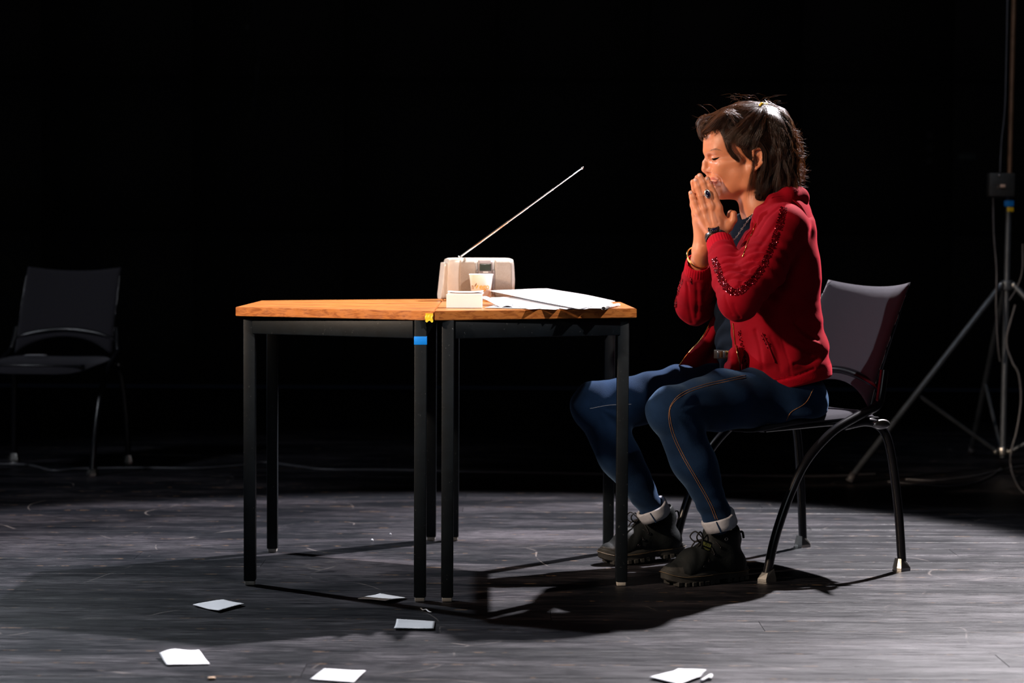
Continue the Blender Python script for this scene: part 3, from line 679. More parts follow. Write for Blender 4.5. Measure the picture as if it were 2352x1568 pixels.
# ================================================================ implicit-surface modeller (blocks + surface nets)
class SDF:
    def __init__(s): s.ops = []; s.disp = None
    def add(s, fn, c, R, k=.01, op='add'): s.ops.append((fn, np.array(c, np.float32), float(R), k, op)); return s
    def cone(s, a, b, ra, rb, k=.01, op='add', flat=None):
        a = np.array(a, np.float32); b = np.array(b, np.float32); ba = b-a; L2 = float(ba@ba)+1e-12
        if flat is not None: ax, fs = np.array(flat[0], np.float32), flat[1]     # squash along an axis
        def fn(p):
            q = p-a
            t = np.clip(q@ba/L2, 0, 1)
            e = q-t[:, None]*ba
            if flat is not None: w_ = e@ax; e = e+(w_*(1/fs-1))[:, None]*ax
            r = ra+(rb-ra)*t
            return (np.sqrt((e*e).sum(1))-r)*(1 if flat is None else min(1, fs*1.3))
        return s.add(fn, (a+b)/2, np.linalg.norm(ba)/2+max(ra, rb), k, op)
    def chain(s, pts, rs, k=.008, kj=.004, op='add', flat=None):
        for i in range(len(pts)-1): s.cone(pts[i], pts[i+1], rs[i], rs[i+1], k if i == 0 else max(kj, k*.5), op, flat)
        return s
    def ell(s, c, r, k=.01, op='add', ax=None):
        c = np.array(c, np.float32); r = np.array(r, np.float32); A = np.eye(3, dtype=np.float32) if ax is None else np.array(ax, np.float32)
        def fn(p):
            q = (p-c)@A.T; k0 = np.sqrt(((q/r)**2).sum(1)); k1 = np.sqrt(((q/(r*r))**2).sum(1)); return k0*(k0-1)/(k1+1e-9)
        return s.add(fn, c, max(r), k, op)
    def loft(s, zs, cx, cy, a, b, th, n=2.3, k=.01, op='add'):
        zs, cx, cy, a, b = [np.array(x, np.float32) for x in (zs, cx, cy, a, b)]
        o = np.argsort(zs); zs, cx, cy, a, b = zs[o], cx[o], cy[o], a[o], b[o]
        f = np.array([-math.cos(th), -math.sin(th)]); sd = np.array([-math.sin(th), math.cos(th)])
        def fn(p):
            z = p[:, 2]; X = p[:, 0]-np.interp(z, zs, cx); Y = p[:, 1]-np.interp(z, zs, cy); A = np.interp(z, zs, a); B = np.interp(z, zs, b)
            u = np.abs(X*f[0]+Y*f[1])/A; v = np.abs(X*sd[0]+Y*sd[1])/B
            d = ((u**n+v**n)**(1/n)-1)*np.minimum(A, B)
            e = np.maximum(z-zs[-1], zs[0]-z); e2 = np.maximum(e+.015, 0); d2 = np.maximum(d+.015, 0)
            return np.sqrt(e2*e2+d2*d2)-.015+np.minimum(np.maximum(d+.015, e+.015), 0)
        c = (cx.mean(), cy.mean(), (zs[0]+zs[-1])/2); R = math.hypot((zs[-1]-zs[0])/2, max(a.max(), b.max()))+np.ptp(cx)/2
        return s.add(fn, c, R, k, op)
    def mesh(s, h, nb=12):
        lo = np.min([o[1]-o[2]-o[3] for o in s.ops if o[4] == 'add'], axis=0)-.01; hi = np.max([o[1]+o[2]+o[3] for o in s.ops if o[4] == 'add'], axis=0)+.01
        B = nb*h; nbk = np.ceil((hi-lo)/B).astype(int)
        bi = np.stack(np.meshgrid(*[np.arange(n) for n in nbk], indexing='ij'), -1).reshape(-1, 3)
        def ev(pts, cen, rad, per):
            d = np.full(len(pts), .05, np.float32); P3 = pts.reshape(len(cen), per, 3); D = d.reshape(len(cen), per)
            for fn, c, R, k, op in s.ops:
                m = np.nonzero(((cen-c)**2).sum(1) < (R+rad+k+.012+(9 if op == 'disp' else 0))**2)[0]
                if not len(m): continue
                v = fn(P3[m].reshape(-1, 3)).astype(np.float32).reshape(len(m), per); a = D[m]
                if op == 'add':
                    hh = np.maximum(k-np.abs(a-v), 0)/k; D[m] = np.minimum(a, v)-hh*hh*k*.25
                elif op == 'sub':
                    v = -v; hh = np.maximum(k-np.abs(a-v), 0)/k; D[m] = np.maximum(a, v)+hh*hh*k*.25
                elif op == 'disp': D[m] = a+v
            return D
        cen = (lo+(bi+.5)*B).astype(np.float32)
        d = ev(cen, cen, 0.0, 1)
        # conservative keep: anything near the surface
        D0 = ev(cen, cen, B*.87, 1)[:, 0]
        keep = np.abs(D0) < B*.87*2.0+.014
        bi = bi[keep]; cen = cen[keep]
        g = np.arange(nb+1); off = np.stack(np.meshgrid(g, g, g, indexing='ij'), -1).reshape(-1, 3); per = len(off)
        Vs, K = [], []; sgn = []
        CH_ = 600
        keys_all, vert_all, e_all = [], [], []
        tot = nbk*nb+2
        for st in range(0, len(bi), CH_):
            b_ = bi[st:st+CH_]; pts = (lo+((b_*nb)[:, None, :]+off[None])*h).astype(np.float32).reshape(-1, 3)
            D = ev(pts, cen[st:st+CH_], B*.87, per).reshape(-1, nb+1, nb+1, nb+1)
            S = D < 0
            cnt = sum(S[:, i:i+nb, j:j+nb, k:k+nb].astype(np.int8) for i in (0, 1) for j in (0, 1) for k in (0, 1))
            idx = np.argwhere((cnt > 0) & (cnt < 8))
            if not len(idx): continue
            n_, i_, j_, k_ = idx.T
            acc = np.zeros((len(idx), 3)); num = np.zeros(len(idx))
            cor = [(a, b, c) for a in (0, 1) for b in (0, 1) for c in (0, 1)]
            val = {c: D[n_, i_+c[0], j_+c[1], k_+c[2]].astype(np.float64) for c in cor}
            for c in cor:
                for ax in range(3):
                    if c[ax]: continue
                    c2 = list(c); c2[ax] = 1; c2 = tuple(c2); a, b = val[c], val[c2]; m = (a < 0) != (b < 0)
                    t = np.where(m, a/np.where(m, a-b, 1), 0); q = np.array(c, float)[None].repeat(len(idx), 0); q[:, ax] += t
                    acc += q*m[:, None]; num += m
            gi = b_[n_]*nb+np.stack([i_, j_, k_], -1)
            vert_all.append(lo+(gi+acc/num[:, None])*h)
            keys_all.append((gi[:, 0]*tot[1]+gi[:, 1])*tot[2]+gi[:, 2])
            v0 = val[(0, 0, 0)] < 0
            e_all.append(np.stack([v0, val[(1, 0, 0)] < 0, val[(0, 1, 0)] < 0, val[(0, 0, 1)] < 0], -1))
        V = np.concatenate(vert_all); Kk = np.concatenate(keys_all); E = np.concatenate(e_all)
        o = np.argsort(Kk); Ks = Kk[o]
        def find(k):
            p = np.searchsorted(Ks, k); p = np.clip(p, 0, len(Ks)-1); ok = Ks[p] == k; return np.where(ok, o[p], -1)
        st = (tot[1]*tot[2], tot[2], 1); F = []
        for ax in range(3):
            b1, b2 = [(1, 2), (2, 0), (0, 1)][ax]
            m = np.nonzero(E[:, 0] != E[:, ax+1])[0]; k = Kk[m]
            q = np.stack([m, find(k-st[b1]), find(k-st[b1]-st[b2]), find(k-st[b2])], -1)
            ok = (q >= 0).all(1); q = q[ok]; flip = E[m[ok], 0]
            q[~flip] = q[~flip][:, ::-1]; F.append(q)
        return V, np.concatenate(F)
def hide_low(V): return V
def relax(V, F, it=1, lam=.5):
    e = np.concatenate([F[:, [0, 1]], F[:, [1, 2]], F[:, [2, 3]], F[:, [3, 0]]]); e = np.concatenate([e, e[:, ::-1]])
    cnt = np.bincount(e[:, 0], minlength=len(V))[:, None]+1e-9
    for _ in range(it):
        s = np.stack([np.bincount(e[:, 0], weights=V[e[:, 1], c], minlength=len(V)) for c in range(3)], -1)/cnt
        V = V+(s-V)*lam
    return V
def vnormals(V, F):
    n = np.cross(V[F[:, 2]]-V[F[:, 0]], V[F[:, 3]]-V[F[:, 1]]); N = np.zeros_like(V)
    for k in range(4):
        for c in range(3): N[:, c] += np.bincount(F[:, k], weights=n[:, c], minlength=len(V))
    return N/(np.linalg.norm(N, axis=1, keepdims=True)+1e-12)
def cdist(Q, pts, rmax):
    "distance of points Q to a polyline, only looked up near it"
    pts = np.array(pts); c = pts.mean(0); R = np.linalg.norm(pts-c, axis=1).max()+rmax
    d = np.full(len(Q), 9.); m = np.nonzero(((Q-c)**2).sum(1) < R*R)[0]; q = Q[m]; dd = np.full(len(m), 9.)
    for a, b in zip(pts[:-1], pts[1:]):
        ba = b-a; t = np.clip((q-a)@ba/(ba@ba+1e-12), 0, 1); dd = np.minimum(dd, np.linalg.norm(q-a-t[:, None]*ba, axis=1))
    d[m] = dd; return d
def carve(V, F, S, paths, mirror=None):
    "press creases into (or raise ridges on) a surface: (pixel path, width, depth)"
    N = vnormals(V, F); W = V.copy()
    for path, wd, dp in paths:
        pts = [S.at(x, y)[0] for x, y in smooth_path([np.array(p, float) for p in path], 4)]
        for mir in ((False, True) if mirror is not None else (False,)):
            P_ = np.array(pts)
            if mir: P_ = P_*[1, -1, 1]+[0, 2*mirror, 0]
            d = cdist(V, P_, wd*3.2); W += N*(dp*np.exp(-(d/wd)**2))[:, None]
    return W
from mathutils.bvhtree import BVHTree
CAMP = np.array([0, 0, CH])
class Surf:
    "finds points on a built surface, so that seams, zips and stitching lie on the cloth"
    def __init__(s, V, F): s.b = BVHTree.FromPolygons([tuple(v) for v in V], [tuple(int(i) for i in f) for f in F])
    def at(s, px, py, off=0.0, y=None):
        p = P(px, py, 6); d = Vector(p-CAMP).normalized(); o = Vector(CAMP)+d*4.3; h = s.b.ray_cast(o, d)
        if h[0] is None:
            q = s.b.find_nearest(Vector(P(px, py, y or 5.6))); return np.array(q[0]+q[1]*off), np.array(q[1])
        return np.array(h[0]+h[1]*off), np.array(h[1])
# ================================================================ the woman
skin = M('skin', (.56, .195, .088), .46, 0, noise=(18, .10), bump=(500, .12), sss=.15)
velvet = M('red velour', (.22, .0008, .007), .85, 0, noise=(14, .16), bump=(90, .15), sheen=(.25, (1, .05, .09)), spec=.1)
rib_red = M('red ribbed cuff', (.36, .001, .010), .85, 0, noise=(14, .08), bump=(300, .25), sheen=(.2, (1, .1, .15)), spec=.1)
lining = M('dark red lining', (.22, .003, .010), .85, 0)
tee_m = M('dark navy cotton', (.0040, .007, .014), .9, 0, noise=(30, .2), bump=(120, .15), spec=.08)
denim = M('blue denim', (.0065, .018, .047), .9, 0, noise=(9, .45), bump=(500, .35), spec=.06, sheen=(.22, (.35, .6, 1)))
denim_pale = M('pale denim inside', (.36, .37, .42), .85, 0, noise=(60, .15), bump=(500, .3))
stitch_m = M('tan stitching', (.30, .13, .045), .7)
nubuck = M('black nubuck', (.0065, .0085, .0095), .65, 0, spec=.2, noise=(20, .35), bump=(150, .3))
rubber = M('black rubber sole', (.028, .028, .027), .7, 0, spec=.25, noise=(25, .35), bump=(120, .2), chips=(40, .68, (.16, .13, .10)))
lace_m = M('black laces', (.009, .009, .010), .75, 0, spec=.25)
hair_m = bpy.data.materials.new('dark brown hair'); hair_m.use_nodes = True
def _hair(m):
    n = m.node_tree.nodes; L = m.node_tree.links; b = n['Principled BSDF']; b.inputs['Base Color'].default_value = (.012, .0055, .0032, 1)
    b.inputs['Roughness'].default_value = .38; b.inputs['Specular IOR Level'].default_value = .55
    tr = n.new('ShaderNodeBsdfTranslucent'); tr.inputs[0].default_value = (1., .52, .20, 1)
    mx = n.new('ShaderNodeMixShader'); mx.inputs[0].default_value = .20; L.new(b.outputs[0], mx.inputs[1]); L.new(tr.outputs[0], mx.inputs[2]); L.new(mx.outputs[0], n['Material Output'].inputs[0])
_hair(hair_m)
hair_base_m = M('dark brown hair base', (.018, .008, .005), .95, 0, noise=(60, .4), stretch=(1, 1, .3), spec=.05)
sequin_m = M('red sequin', (.16, .001, .006), .14, .7, noise=(200, .3))
stone_m = M('dark blue stone', (.004, .004, .02), .08, 0, spec=1)

YT = 5.72                                        # depth of her middle
root = thing('person', 'woman in a red hooded jacket, jeans and black boots, seated, palms pressed at her lips', 'person', (.78, YT, 0))
TH_T = math.radians(20)
FWD = np.array([-math.cos(TH_T), -math.sin(TH_T), 0]); SID = np.array([-math.sin(TH_T), math.cos(TH_T), 0])
HY = 5.68; HS = HY/FPX                            # head plane and metres per picture pixel there
def H(px, py, w=0.0): q = P(px, py, HY); return q+np.array([0, w, 0])
PY_, PHS = 5.62, 5.62/FPX
def HP(px, py, w=0.0): q = P(px, py, PY_); return q+np.array([0, w, 0])

# ---- body: head, neck, chest, arms and hands in one surface
def build_body():
    s = SDF(); e = lambda c, r, k=.012, op='add', ax=None: s.ell(c, (r[0]*HS, r[2], r[1]*HS), k, op, ax)
    e(H(1700, 322), (80, 78, .074), .01)                       # skull
    e(H(1655, 338), (37, 46, .056), .02)                       # forehead
    e(H(1684, 385), (56, 60, .052), .02)                       # mid face
    for w in (-1, 1):
        s.cone(H(1626, 347, w*.010), H(1641, 347, w*.042), 7.5*HS, 8*HS, .012)       # brow
        e(H(1661, 393, w*.034), (25, 26, .024), .014)            # cheek
        s.cone(H(1652, 379, w*.044), H(1690, 373, w*.061), 9*HS, 9*HS, .016)         # cheekbone
        s.cone(H(1660, 440, w*.014), H(1712, 420, w*.046), 13*HS, 15*HS, .016)       # jaw line
        s.cone(H(1712, 420, w*.046), H(1722, 385, w*.058), 15*HS, 16*HS, .016)
        s.cone(H(1680, 422, w*.030), H(1690, 400, w*.044), 20*HS, 20*HS, .02)
    s.cone(H(1655, 440), H(1700, 440), 13*HS, 20*HS, .02)        # under jaw
    e(H(1654, 441), (13.5, 14, .017), .010)                    # chin
    e(H(1645, 412), (15, 20, .026), .010)                      # muzzle
    for w in (-1, 1): e(H(1629, 364, w*.030), (9, 8, .015), .010, 'sub')
    for w in (-1, 1): e(H(1641, 364.5, w*.030), (10.3, 10, .0125), .003)              # eyeball under the lid
    s.cone(H(1628.5, 355), H(1621, 374), 5*HS, 6.5*HS, .006)         # nose bridge
    s.cone(H(1620.5, 374), H(1619.5, 388), 6.8*HS, 8.6*HS, .006)
    for w in (-1, 1):
        e(H(1630.5, 391, w*.0095), (8, 6.2, .0075), .007)           # nostril wing
        e(H(1627.5, 397.5, w*.010), (4.5, 2.4, .004), .002, 'sub')
        s.cone(H(1634, 396, w*.014), H(1648, 412, w*.030), 1.2*HS, 1.0*HS, .006, 'sub')   # smile fold
    s.cone(H(1622, 394), H(1629, 406), 4*HS, 4.5*HS, .006)       # philtrum
    for w in (-1, 1):
        s.cone(H(1632.5, 409, 0), H(1647, 414.0, w*.021), 3.8*HS, 1.6*HS, .003)
        s.cone(H(1635, 418.5, 0), H(1646, 417, w*.017), 4.4*HS, 2*HS, .003)
        s.cone(H(1629, 414, 0), H(1648, 415.3, w*.0235), 1.0*HS, .9*HS, .002, 'sub')    # mouth line
    e(H(1637, 428), (8, 3.5, .016), .005, 'sub')                 # below the lip
    # eyelid crease and lower lid
    for w in (-1, 1):
        s.cone(H(1629, 359, w*.036), H(1648, 357, w*.041), 1.1*HS, 1.1*HS, .003, 'sub')
    # ears
    for w in (-1, 1):
        W0 = w*.0735
        rim = [(1722, 362), (1722, 350), (1730, 343.5), (1741, 343), (1749, 351), (1750, 363), (1745, 374), (1737, 382), (1730, 389)]
        rim3 = [H(x, y, W0+w*(.005+.006*(i/8 if i < 6 else .8))) for i, (x, y) in enumerate(rim)]
        s.chain(rim3, [3.2*HS]*9, .003, .003)
        e(H(1737, 364, W0-w*.002), (14, 20, .007), .006)
        e(H(1733, 369, W0+w*.008), (7, 9, .007), .003, 'sub')
        s.chain([H(1742, 352, W0+w*.007), H(1743, 364, W0+w*.007), H(1735, 378, W0+w*.006)], [2.4*HS]*3, .004)
        e(H(1726, 389, W0+w*.004), (6, 7, .004), .004); e(H(1722, 369, W0+w*.004), (4, 5, .004), .004)
    # neck and collar bones
    s.cone(H(1735, 400), H(1748, 478), .050, .052, .02)
    s.cone(H(1748, 478), H(1768, 540), .052, .062, .03)
    s.cone(H(1712, 438, -.030), H(1724, 492, -.012), 6*HS, 5*HS, .012); s.cone(H(1712, 438, .030), H(1724, 492, .012), 6*HS, 5*HS, .012)
    s.ell(P(1778, 570, YT), (.075, .13, .09), .04)
    # upper arms (inside the sleeves) and forearms
    for sh, el, wr in ((ARM_N[0], ARM_N[1], ARM_N[2]), (ARM_F[0], ARM_F[1], ARM_F[2])):
        s.cone(sh, el, .042, .034, .03); s.cone(el, wr, .036, .025, .02)
    # hands
    def hand(fn, m, fingers, thumb, wrist, web, heel):
        for i, (pts, rs) in enumerate(fingers):
            P3 = [fn(*q) for q in pts]; r = [x*PHS for x in rs]
            s.chain(P3, r, .004, .0035)
            # tip of the finger is a touch fuller
            s.cone(wrist, P3[0], .0155, .0105, .008)
        s.chain([fn(*q) for q in thumb[0]], [x*PHS for x in thumb[1]], .007, .004)
        for a, b, r in web: s.cone(fn(*a), fn(*b), r*PHS, r*PHS, .010)
        s.cone(wrist, heel, .0255, .0235, .010, flat=((0, 1, 0), .80))
    hand(HP, -1, [
        ([(1649, 477, -.012), (1640, 449, -.0115), (1630.5, 427, -.011), (1623.5, 411, -.010)], (8.8, 8.0, 7.5, 6.6)),
        ([(1633, 474, -.0150), (1621, 443, -.0135), (1613, 420, -.012), (1606.5, 404.5, -.011)], (8.8, 8.4, 7.8, 6.9)),
        ([(1616, 480, -.0145), (1607, 450, -.0135), (1601, 429, -.012), (1597.5, 415, -.011)], (8.5, 8.0, 7.6, 6.8)),
        ([(1603, 489, -.012), (1594, 466, -.0115), (1589.5, 453, -.011), (1586.5, 443.5, -.0105)], (8.0, 7.4, 7.0, 6.2))],
        ([(1655, 535, -.006), (1672, 521, -.010), (1683, 505, -.013), (1684, 491, -.012)], (13, 10.5, 8.8, 7.6)),
        HP(1648, 548, -.012), [((1648, 485, -.009), (1668, 515, -.008), 9), ((1640, 500, -.008), (1655, 530, -.008), 13), ((1618, 505, -.008), (1638, 535, -.010), 14)], HP(1638, 515, -.010))
    hand(HP, 1, [
        ([(1645, 480, .013), (1636, 452, .0115), (1627, 430, .011), (1620, 414, .010)], (8.8, 8.0, 7.4, 6.6)),
        ([(1629, 478, .015), (1616, 447, .0135), (1609, 424, .012), (1603, 408, .011)], (8.8, 8.2, 7.6, 6.8)),
        ([(1612, 484, .0145), (1602.5, 454, .0135), (1597, 433, .012), (1593, 418, .011)], (8.5, 8.0, 7.5, 6.8)),
        ([(1599, 493, .012), (1593, 470, .0115), (1592, 456, .011), (1592, 446, .0105)], (8.0, 7.4, 7.0, 6.2))],
        ([(1640, 540, .008), (1662, 522, .012), (1677, 505, .015), (1680, 489, .014)], (13, 10.5, 8.8, 7.6)),
        HP(1613, 573, .016), [((1640, 490, .010), (1660, 515, .010), 9), ((1625, 505, .010), (1638, 535, .010), 14), ((1606, 510, .009), (1615, 545, .012), 13)], HP(1620, 520, .012))
    return s
ARM_N = [P(1800, 524, 5.55), P(1697, 690, 5.42), HP(1648, 550, -.012)]
ARM_F = [P(1775, 520, 5.88), P(1597, 700, 5.80), HP(1612, 575, .016)]
import time; _t = time.time()
V, F = build_body().mesh(.0016)
V = relax(V, F, 1, .4)
BODY = Surf(V, F)
FACE = [([(1631, 413), (1638, 413.6), (1644, 414.4), (1649, 414.6), (1652, 412.8)], .0013, -.0022), ([(1633, 409.3), (1640, 411), (1646, 413)], .0020, .0009), ([(1634, 418.6), (1640, 418.6), (1646, 416.8)], .0026, .0014),
 ([(1637, 425), (1645, 425)], .003, -.0010), ([(1635, 398), (1646, 403), (1655, 411), (1658, 422)], .0026, -.0013), ([(1631, 357.5), (1640, 355.5), (1650, 357), (1656, 361)], .0013, -.0011), ([(1636, 371), (1645, 373), (1654, 370)], .0022, -.0008),
 ([(1624, 395), (1630, 398), (1636, 395)], .0012, -.0012), ([(1634, 384), (1638, 389), (1637, 395)], .0014, -.0012)]
HAND = [([(1611, 487), (1622, 518)], .0042, -.0016), ([(1625, 484), (1635, 514)], .0042, -.0018), ([(1641, 484), (1650, 510)], .0042, -.0018), ([(1615, 483), (1624, 508), (1636, 532)], .0028, .0008), ([(1633, 478), (1638, 505), (1645, 530)], .0028, .0009), ([(1603, 491), (1614, 517), (1628, 538)], .0028, .0007), ([(1655, 500), (1668, 508), (1676, 505)], .004, -.0012),
 ([(1600, 449), (1606, 447), (1613, 447)], .0010, -.0006), ([(1614, 443), (1621, 440.5), (1628, 440)], .0010, -.0006), ([(1633, 449), (1640, 447), (1647, 446)], .0010, -.0006), ([(1588, 467), (1594, 465), (1600, 464)], .0010, -.0005)]
V = carve(V, F, BODY, FACE, HY); V = carve(V, F, BODY, [(a, b, c*.7) for a, b, c in HAND])
body = obj('body', V, F, [skin, M('lips', (.42, .105, .062), .42, 0, spec=.4), M('brow hair', (.24, .095, .05), .7, 0, noise=(300, .5))], root); BODY = Surf(V, F)
def near_curve(fc, pts, rr):
    pts = smooth_path(pts, 4); d = np.full(len(fc), 9.); pts = np.array(pts)
    for i in range(len(pts)):
        t = i/(len(pts)-1); d = np.minimum(d, np.linalg.norm(fc-pts[i], axis=1)/np.interp(t, np.linspace(0, 1, len(rr)), rr))
    return d < 1
fc_ = V[F].mean(1); mi_ = np.zeros(len(F), int)
BODY = Surf(V, F)
def on_face(path): return [BODY.at(x, y)[0] for x, y in smooth_path([np.array(p, float) for p in path], 3)]
for pth, rr_ in (([(1631, 410), (1637, 410.3), (1643, 412), (1649, 414.4)], [.0042, .0044, .0034, .0008]), ([(1633, 418.3), (1638, 418.6), (1643, 417.6), (1649, 415)], [.0044, .0044, .0036, .0008])):
    q_ = np.array(on_face(pth))
    for mir_ in (0, 1):
        if mir_: q_ = q_*[1, -1, 1]+[0, 2*HY, 0]
        d_ = np.full(len(fc_), 9.)
        for i in range(len(q_)): d_ = np.minimum(d_, np.linalg.norm(fc_-q_[i], axis=1)/np.interp(i/(len(q_)-1), np.linspace(0, 1, 4), rr_))
        mi_[d_ < 1] = 1
for w_ in ():
    mi_[near_curve(fc_, [H(1630.5, 409.5, 0), H(1637, 410.8, w_*.008), H(1642, 412.2, w_*.016), H(1648.5, 414.8, w_*.024)], [.0052, .0050, .0042, .0012])] = 1
    mi_[near_curve(fc_, [H(1632.5, 419, 0), H(1638, 418.4, w_*.008), H(1643, 417.6, w_*.015), H(1648, 415.6, w_*.023)], [.0056, .0052, .0040, .0012])] = 1
    mi_[near_curve(fc_, [H(1628, 348, w_*.018), H(1633, 344.5, w_*.032), H(1642, 342.5, w_*.044), H(1651, 343.5, w_*.050), H(1660, 347, w_*.054)], [.0012, .0030, .0034, .0028, .0010])] = 2
q_ = np.array(on_face([(1629, 347.5), (1635, 344.3), (1642, 342.8), (1650, 343.5), (1659, 347)]))
for i in range(len(q_)): mi_[np.linalg.norm(fc_-q_[i], axis=1) < np.interp(i/(len(q_)-1), [0, .3, .7, 1], [.0010, .0024, .0024, .0009])] = 2
body.data.polygons.foreach_set('material_index', mi_)
print('body', len(V), time.time()-_t)

# ---- t-shirt
zy = lambda py, Y=YT: P(1780, py, Y)[2]
xc = lambda px, Y=YT: (px-1176)*Y/FPX
def torso(tab, grow=0.0):
    zs = [zy(t[0]) for t in tab]; cx = [xc(t[1]) for t in tab]; cy = [YT-.0 + (t[4] if len(t) > 4 else 0) for t in tab]
    return zs, cx, cy, [t[2]+grow for t in tab], [t[3]+grow for t in tab]
TT = [(930, 1790, .120, .165), (860, 1772, .128, .160), (810, 1757, .130, .150), (760, 1752, .126, .145), (700, 1750, .124, .150), (640, 1757, .120, .158), (580, 1768, .112, .162), (530, 1766, .100, .155), (500, 1756, .078, .12), (488, 1752, .068, .09)]
s = SDF(); z_, cx_t, cy_t, a_, b_t = torso(TT); s.loft(z_, cx_t, cy_t, a_, b_t, TH_T, 2.2, .02)
s.cone(H(1748, 478), H(1742, 470, -.0), .066, .056, .02)
s.cone(H(1742, 440), H(1741, 474), .064, .057, .004, 'sub')
s.add(lambda p: .0022*np.sin(p[:, 2]*150+4*np.sin(p[:, 1]*22))*np.clip((.80-p[:, 2])/.1, 0, 1), (.7, YT, .8), 1, .01, 'disp')
V, F = s.mesh(.0038); obj('t_shirt', V, F, tee_m, root); print('tee', time.time()-_t)

# ---- jacket
JT = [(925, 1790, .124, .172), (878, 1787, .128, .176), (862, 1784, .137, .184), (825, 1776, .147, .187), (785, 1769, .142, .180), (740, 1762, .138, .176), (690, 1757, .138, .176), (640, 1760, .134, .178), (590, 1762, .124, .178), (540, 1764, .110, .172), (505, 1778, .088, .150), (482, 1786, .065, .11)]
s = SDF(); zj, cxj, cyj, aj, bj = torso(JT); s.loft(zj, cxj, cyj, aj, bj, TH_T, 2.3, .02)
zipz = np.array([P(1700, y, 5.6)[2] for y in (470, 510, 560, 600, 650, 740, 800, 850, 915)])[::-1]
zipx = np.array([P(x, y, 5.6)[0] for x, y in ((1745, 470), (1724, 510), (1702, 560), (1690, 600), (1690, 650), (1681, 740), (1688, 800), (1700, 850), (1720, 915))])[::-1]
s.add(lambda p: p[:, 0]-np.interp(p[:, 2], zipz, zipx), (.6, YT, .8), .8, .006, 'sub')
# bulge at the lower front edge
s.cone(P(1690, 815, 5.58), P(1690, 850, 5.585), .020, .016, .02)
s.ell(P(1676, 848, 5.60), (.014, .05, .02), .012)
# sleeves
def sleeve(A, cuff, rr, fold, k=.018):
    sh, el, wr = A
    m1 = sh+(el-sh)*.5+np.array([0, 0, -.008]); s.cone(sh, m1, rr[0], rr[1], .03); s.cone(m1, el, rr[1], rr[2], .02)
    c = cuff; m2 = el+(c-el)*.45; s.cone(el, m2, rr[2], rr[3], .02); s.cone(m2, m2+(c-m2)*.72, rr[3], rr[4]*1.12, .014)
    s.cone(m2+(c-m2)*.72, c, rr[4]*.93, rr[4], .003)
CUFF_N = P(1660, 582, 5.560); CUFF_F = P(1602, 632, 5.702)
sleeve(ARM_N, CUFF_N, (.066, .065, .052, .050, .040), 1)
sleeve(ARM_F, CUFF_F, (.066, .062, .053, .050, .040), 1)
# open the cuffs
for A, c, wr in ((ARM_N, CUFF_N, ARM_N[2]), (ARM_F, CUFF_F, ARM_F[2])):
    pass
zh0, xh0 = P(1722, 909, 5.58)[2], P(1722, 909, 5.58)[0]
s.add(lambda p: (p[:, 2]-zh0-.22*(p[:, 0]-xh0))*.97, (.75, YT, zh0-.05), .4, .004, 'sub')
# shoulder and hood
s.cone(P(1800, 520, 5.58), P(1772, 500, 5.62), .056, .045, .03)
s.cone(P(1800, 520, 5.86), P(1780, 505, 5.82), .060, .045, .03)
hd = [H(1727, 515, -.050), H(1742, 488, -.075), H(1768, 466, -.095), H(1800, 452, -.085), H(1828, 455, -.04), H(1834, 460, .02), H(1815, 458, .085), H(1775, 470, .10), H(1740, 495, .075), H(1722, 520, .045)]
s.chain(hd, [.012, .017, .021, .025, .028, .028, .025, .02, .016, .012], .014, .01)
s.cone(H(1800, 475, -.06), H(1832, 500, 0), .030, .034, .03)
s.cone(H(1750, 400), H(1752, 500), .080, .060, .01, 'sub')
# folds: waves across the sleeve at the crook of the elbow, drape lines on the body
def folds(A, c, amp=.0062):
    sh, el, wr = [np.array(x, np.float32) for x in A]; c = np.array(c, np.float32)
    def f(p):
        d2 = (c-el)/np.linalg.norm(c-el); t = (p-el)@d2; L = np.linalg.norm(c-el); inner = (sh-el)/np.linalg.norm(sh-el); side = (p-el-t[:, None]*d2)@(inner-d2*(inner@d2))
        m = np.clip((t-.01)/.03, 0, 1)*np.clip((L*.80-t)/.02, 0, 1)*np.clip(.45+side*14, .1, 1)
        w_ = np.clip(1-np.linalg.norm(p-(el+c)/2, axis=1)/.13, 0, 1)**.5
        v = amp*(1-1.6*np.abs(np.sin(t*150+side*35+.9*np.sin(p[:, 1]*50))))*m*w_
        d1 = (sh-el)/np.linalg.norm(sh-el); t1 = (p-el)@d1; near = np.clip(1-np.linalg.norm(p-(el+d1*.10), axis=1)/.17, 0, 1)
        v += amp*.55*np.sin(t1*120+p[:, 2]*55+2*np.sin(p[:, 1]*30))*near
        return v
    return f
s.add(folds(ARM_N, CUFF_N), ARM_N[1], .3, .01, 'disp'); s.add(folds(ARM_F, CUFF_F, .004), ARM_F[1], .3, .01, 'disp')
cst = P(1860, 800, 5.75)
def body_folds(p):
    d = p-np.array(cst, np.float32); r = np.linalg.norm(d*np.array([.8, .5, 1.2]), axis=1)
    v = .0065*np.sin(p[:, 2]*95+d[:, 0]*38+1.5*np.sin(p[:, 1]*14))*np.clip(1-r/.16, 0, 1)*np.clip((p[:, 2]-.565)/.02, 0, 1)
    v += .0035*np.sin(p[:, 0]*75-p[:, 2]*22+2*np.sin(p[:, 2]*18))*np.clip((.72-p[:, 2])/.06, 0, 1)*np.clip((p[:, 2]-.565)/.02, 0, 1)
    v += .0014*np.sin(p[:, 0]*48+p[:, 2]*62+1.2*np.sin(p[:, 2]*23+p[:, 0]*11))*np.clip((p[:, 2]-.72)/.08, 0, 1)
    return v
s.add(body_folds, (.75, YT, .72), .5, .01, 'disp')
V, F = s.mesh(.0036); V = relax(V, F, 1, .4); JS = Surf(V, F)
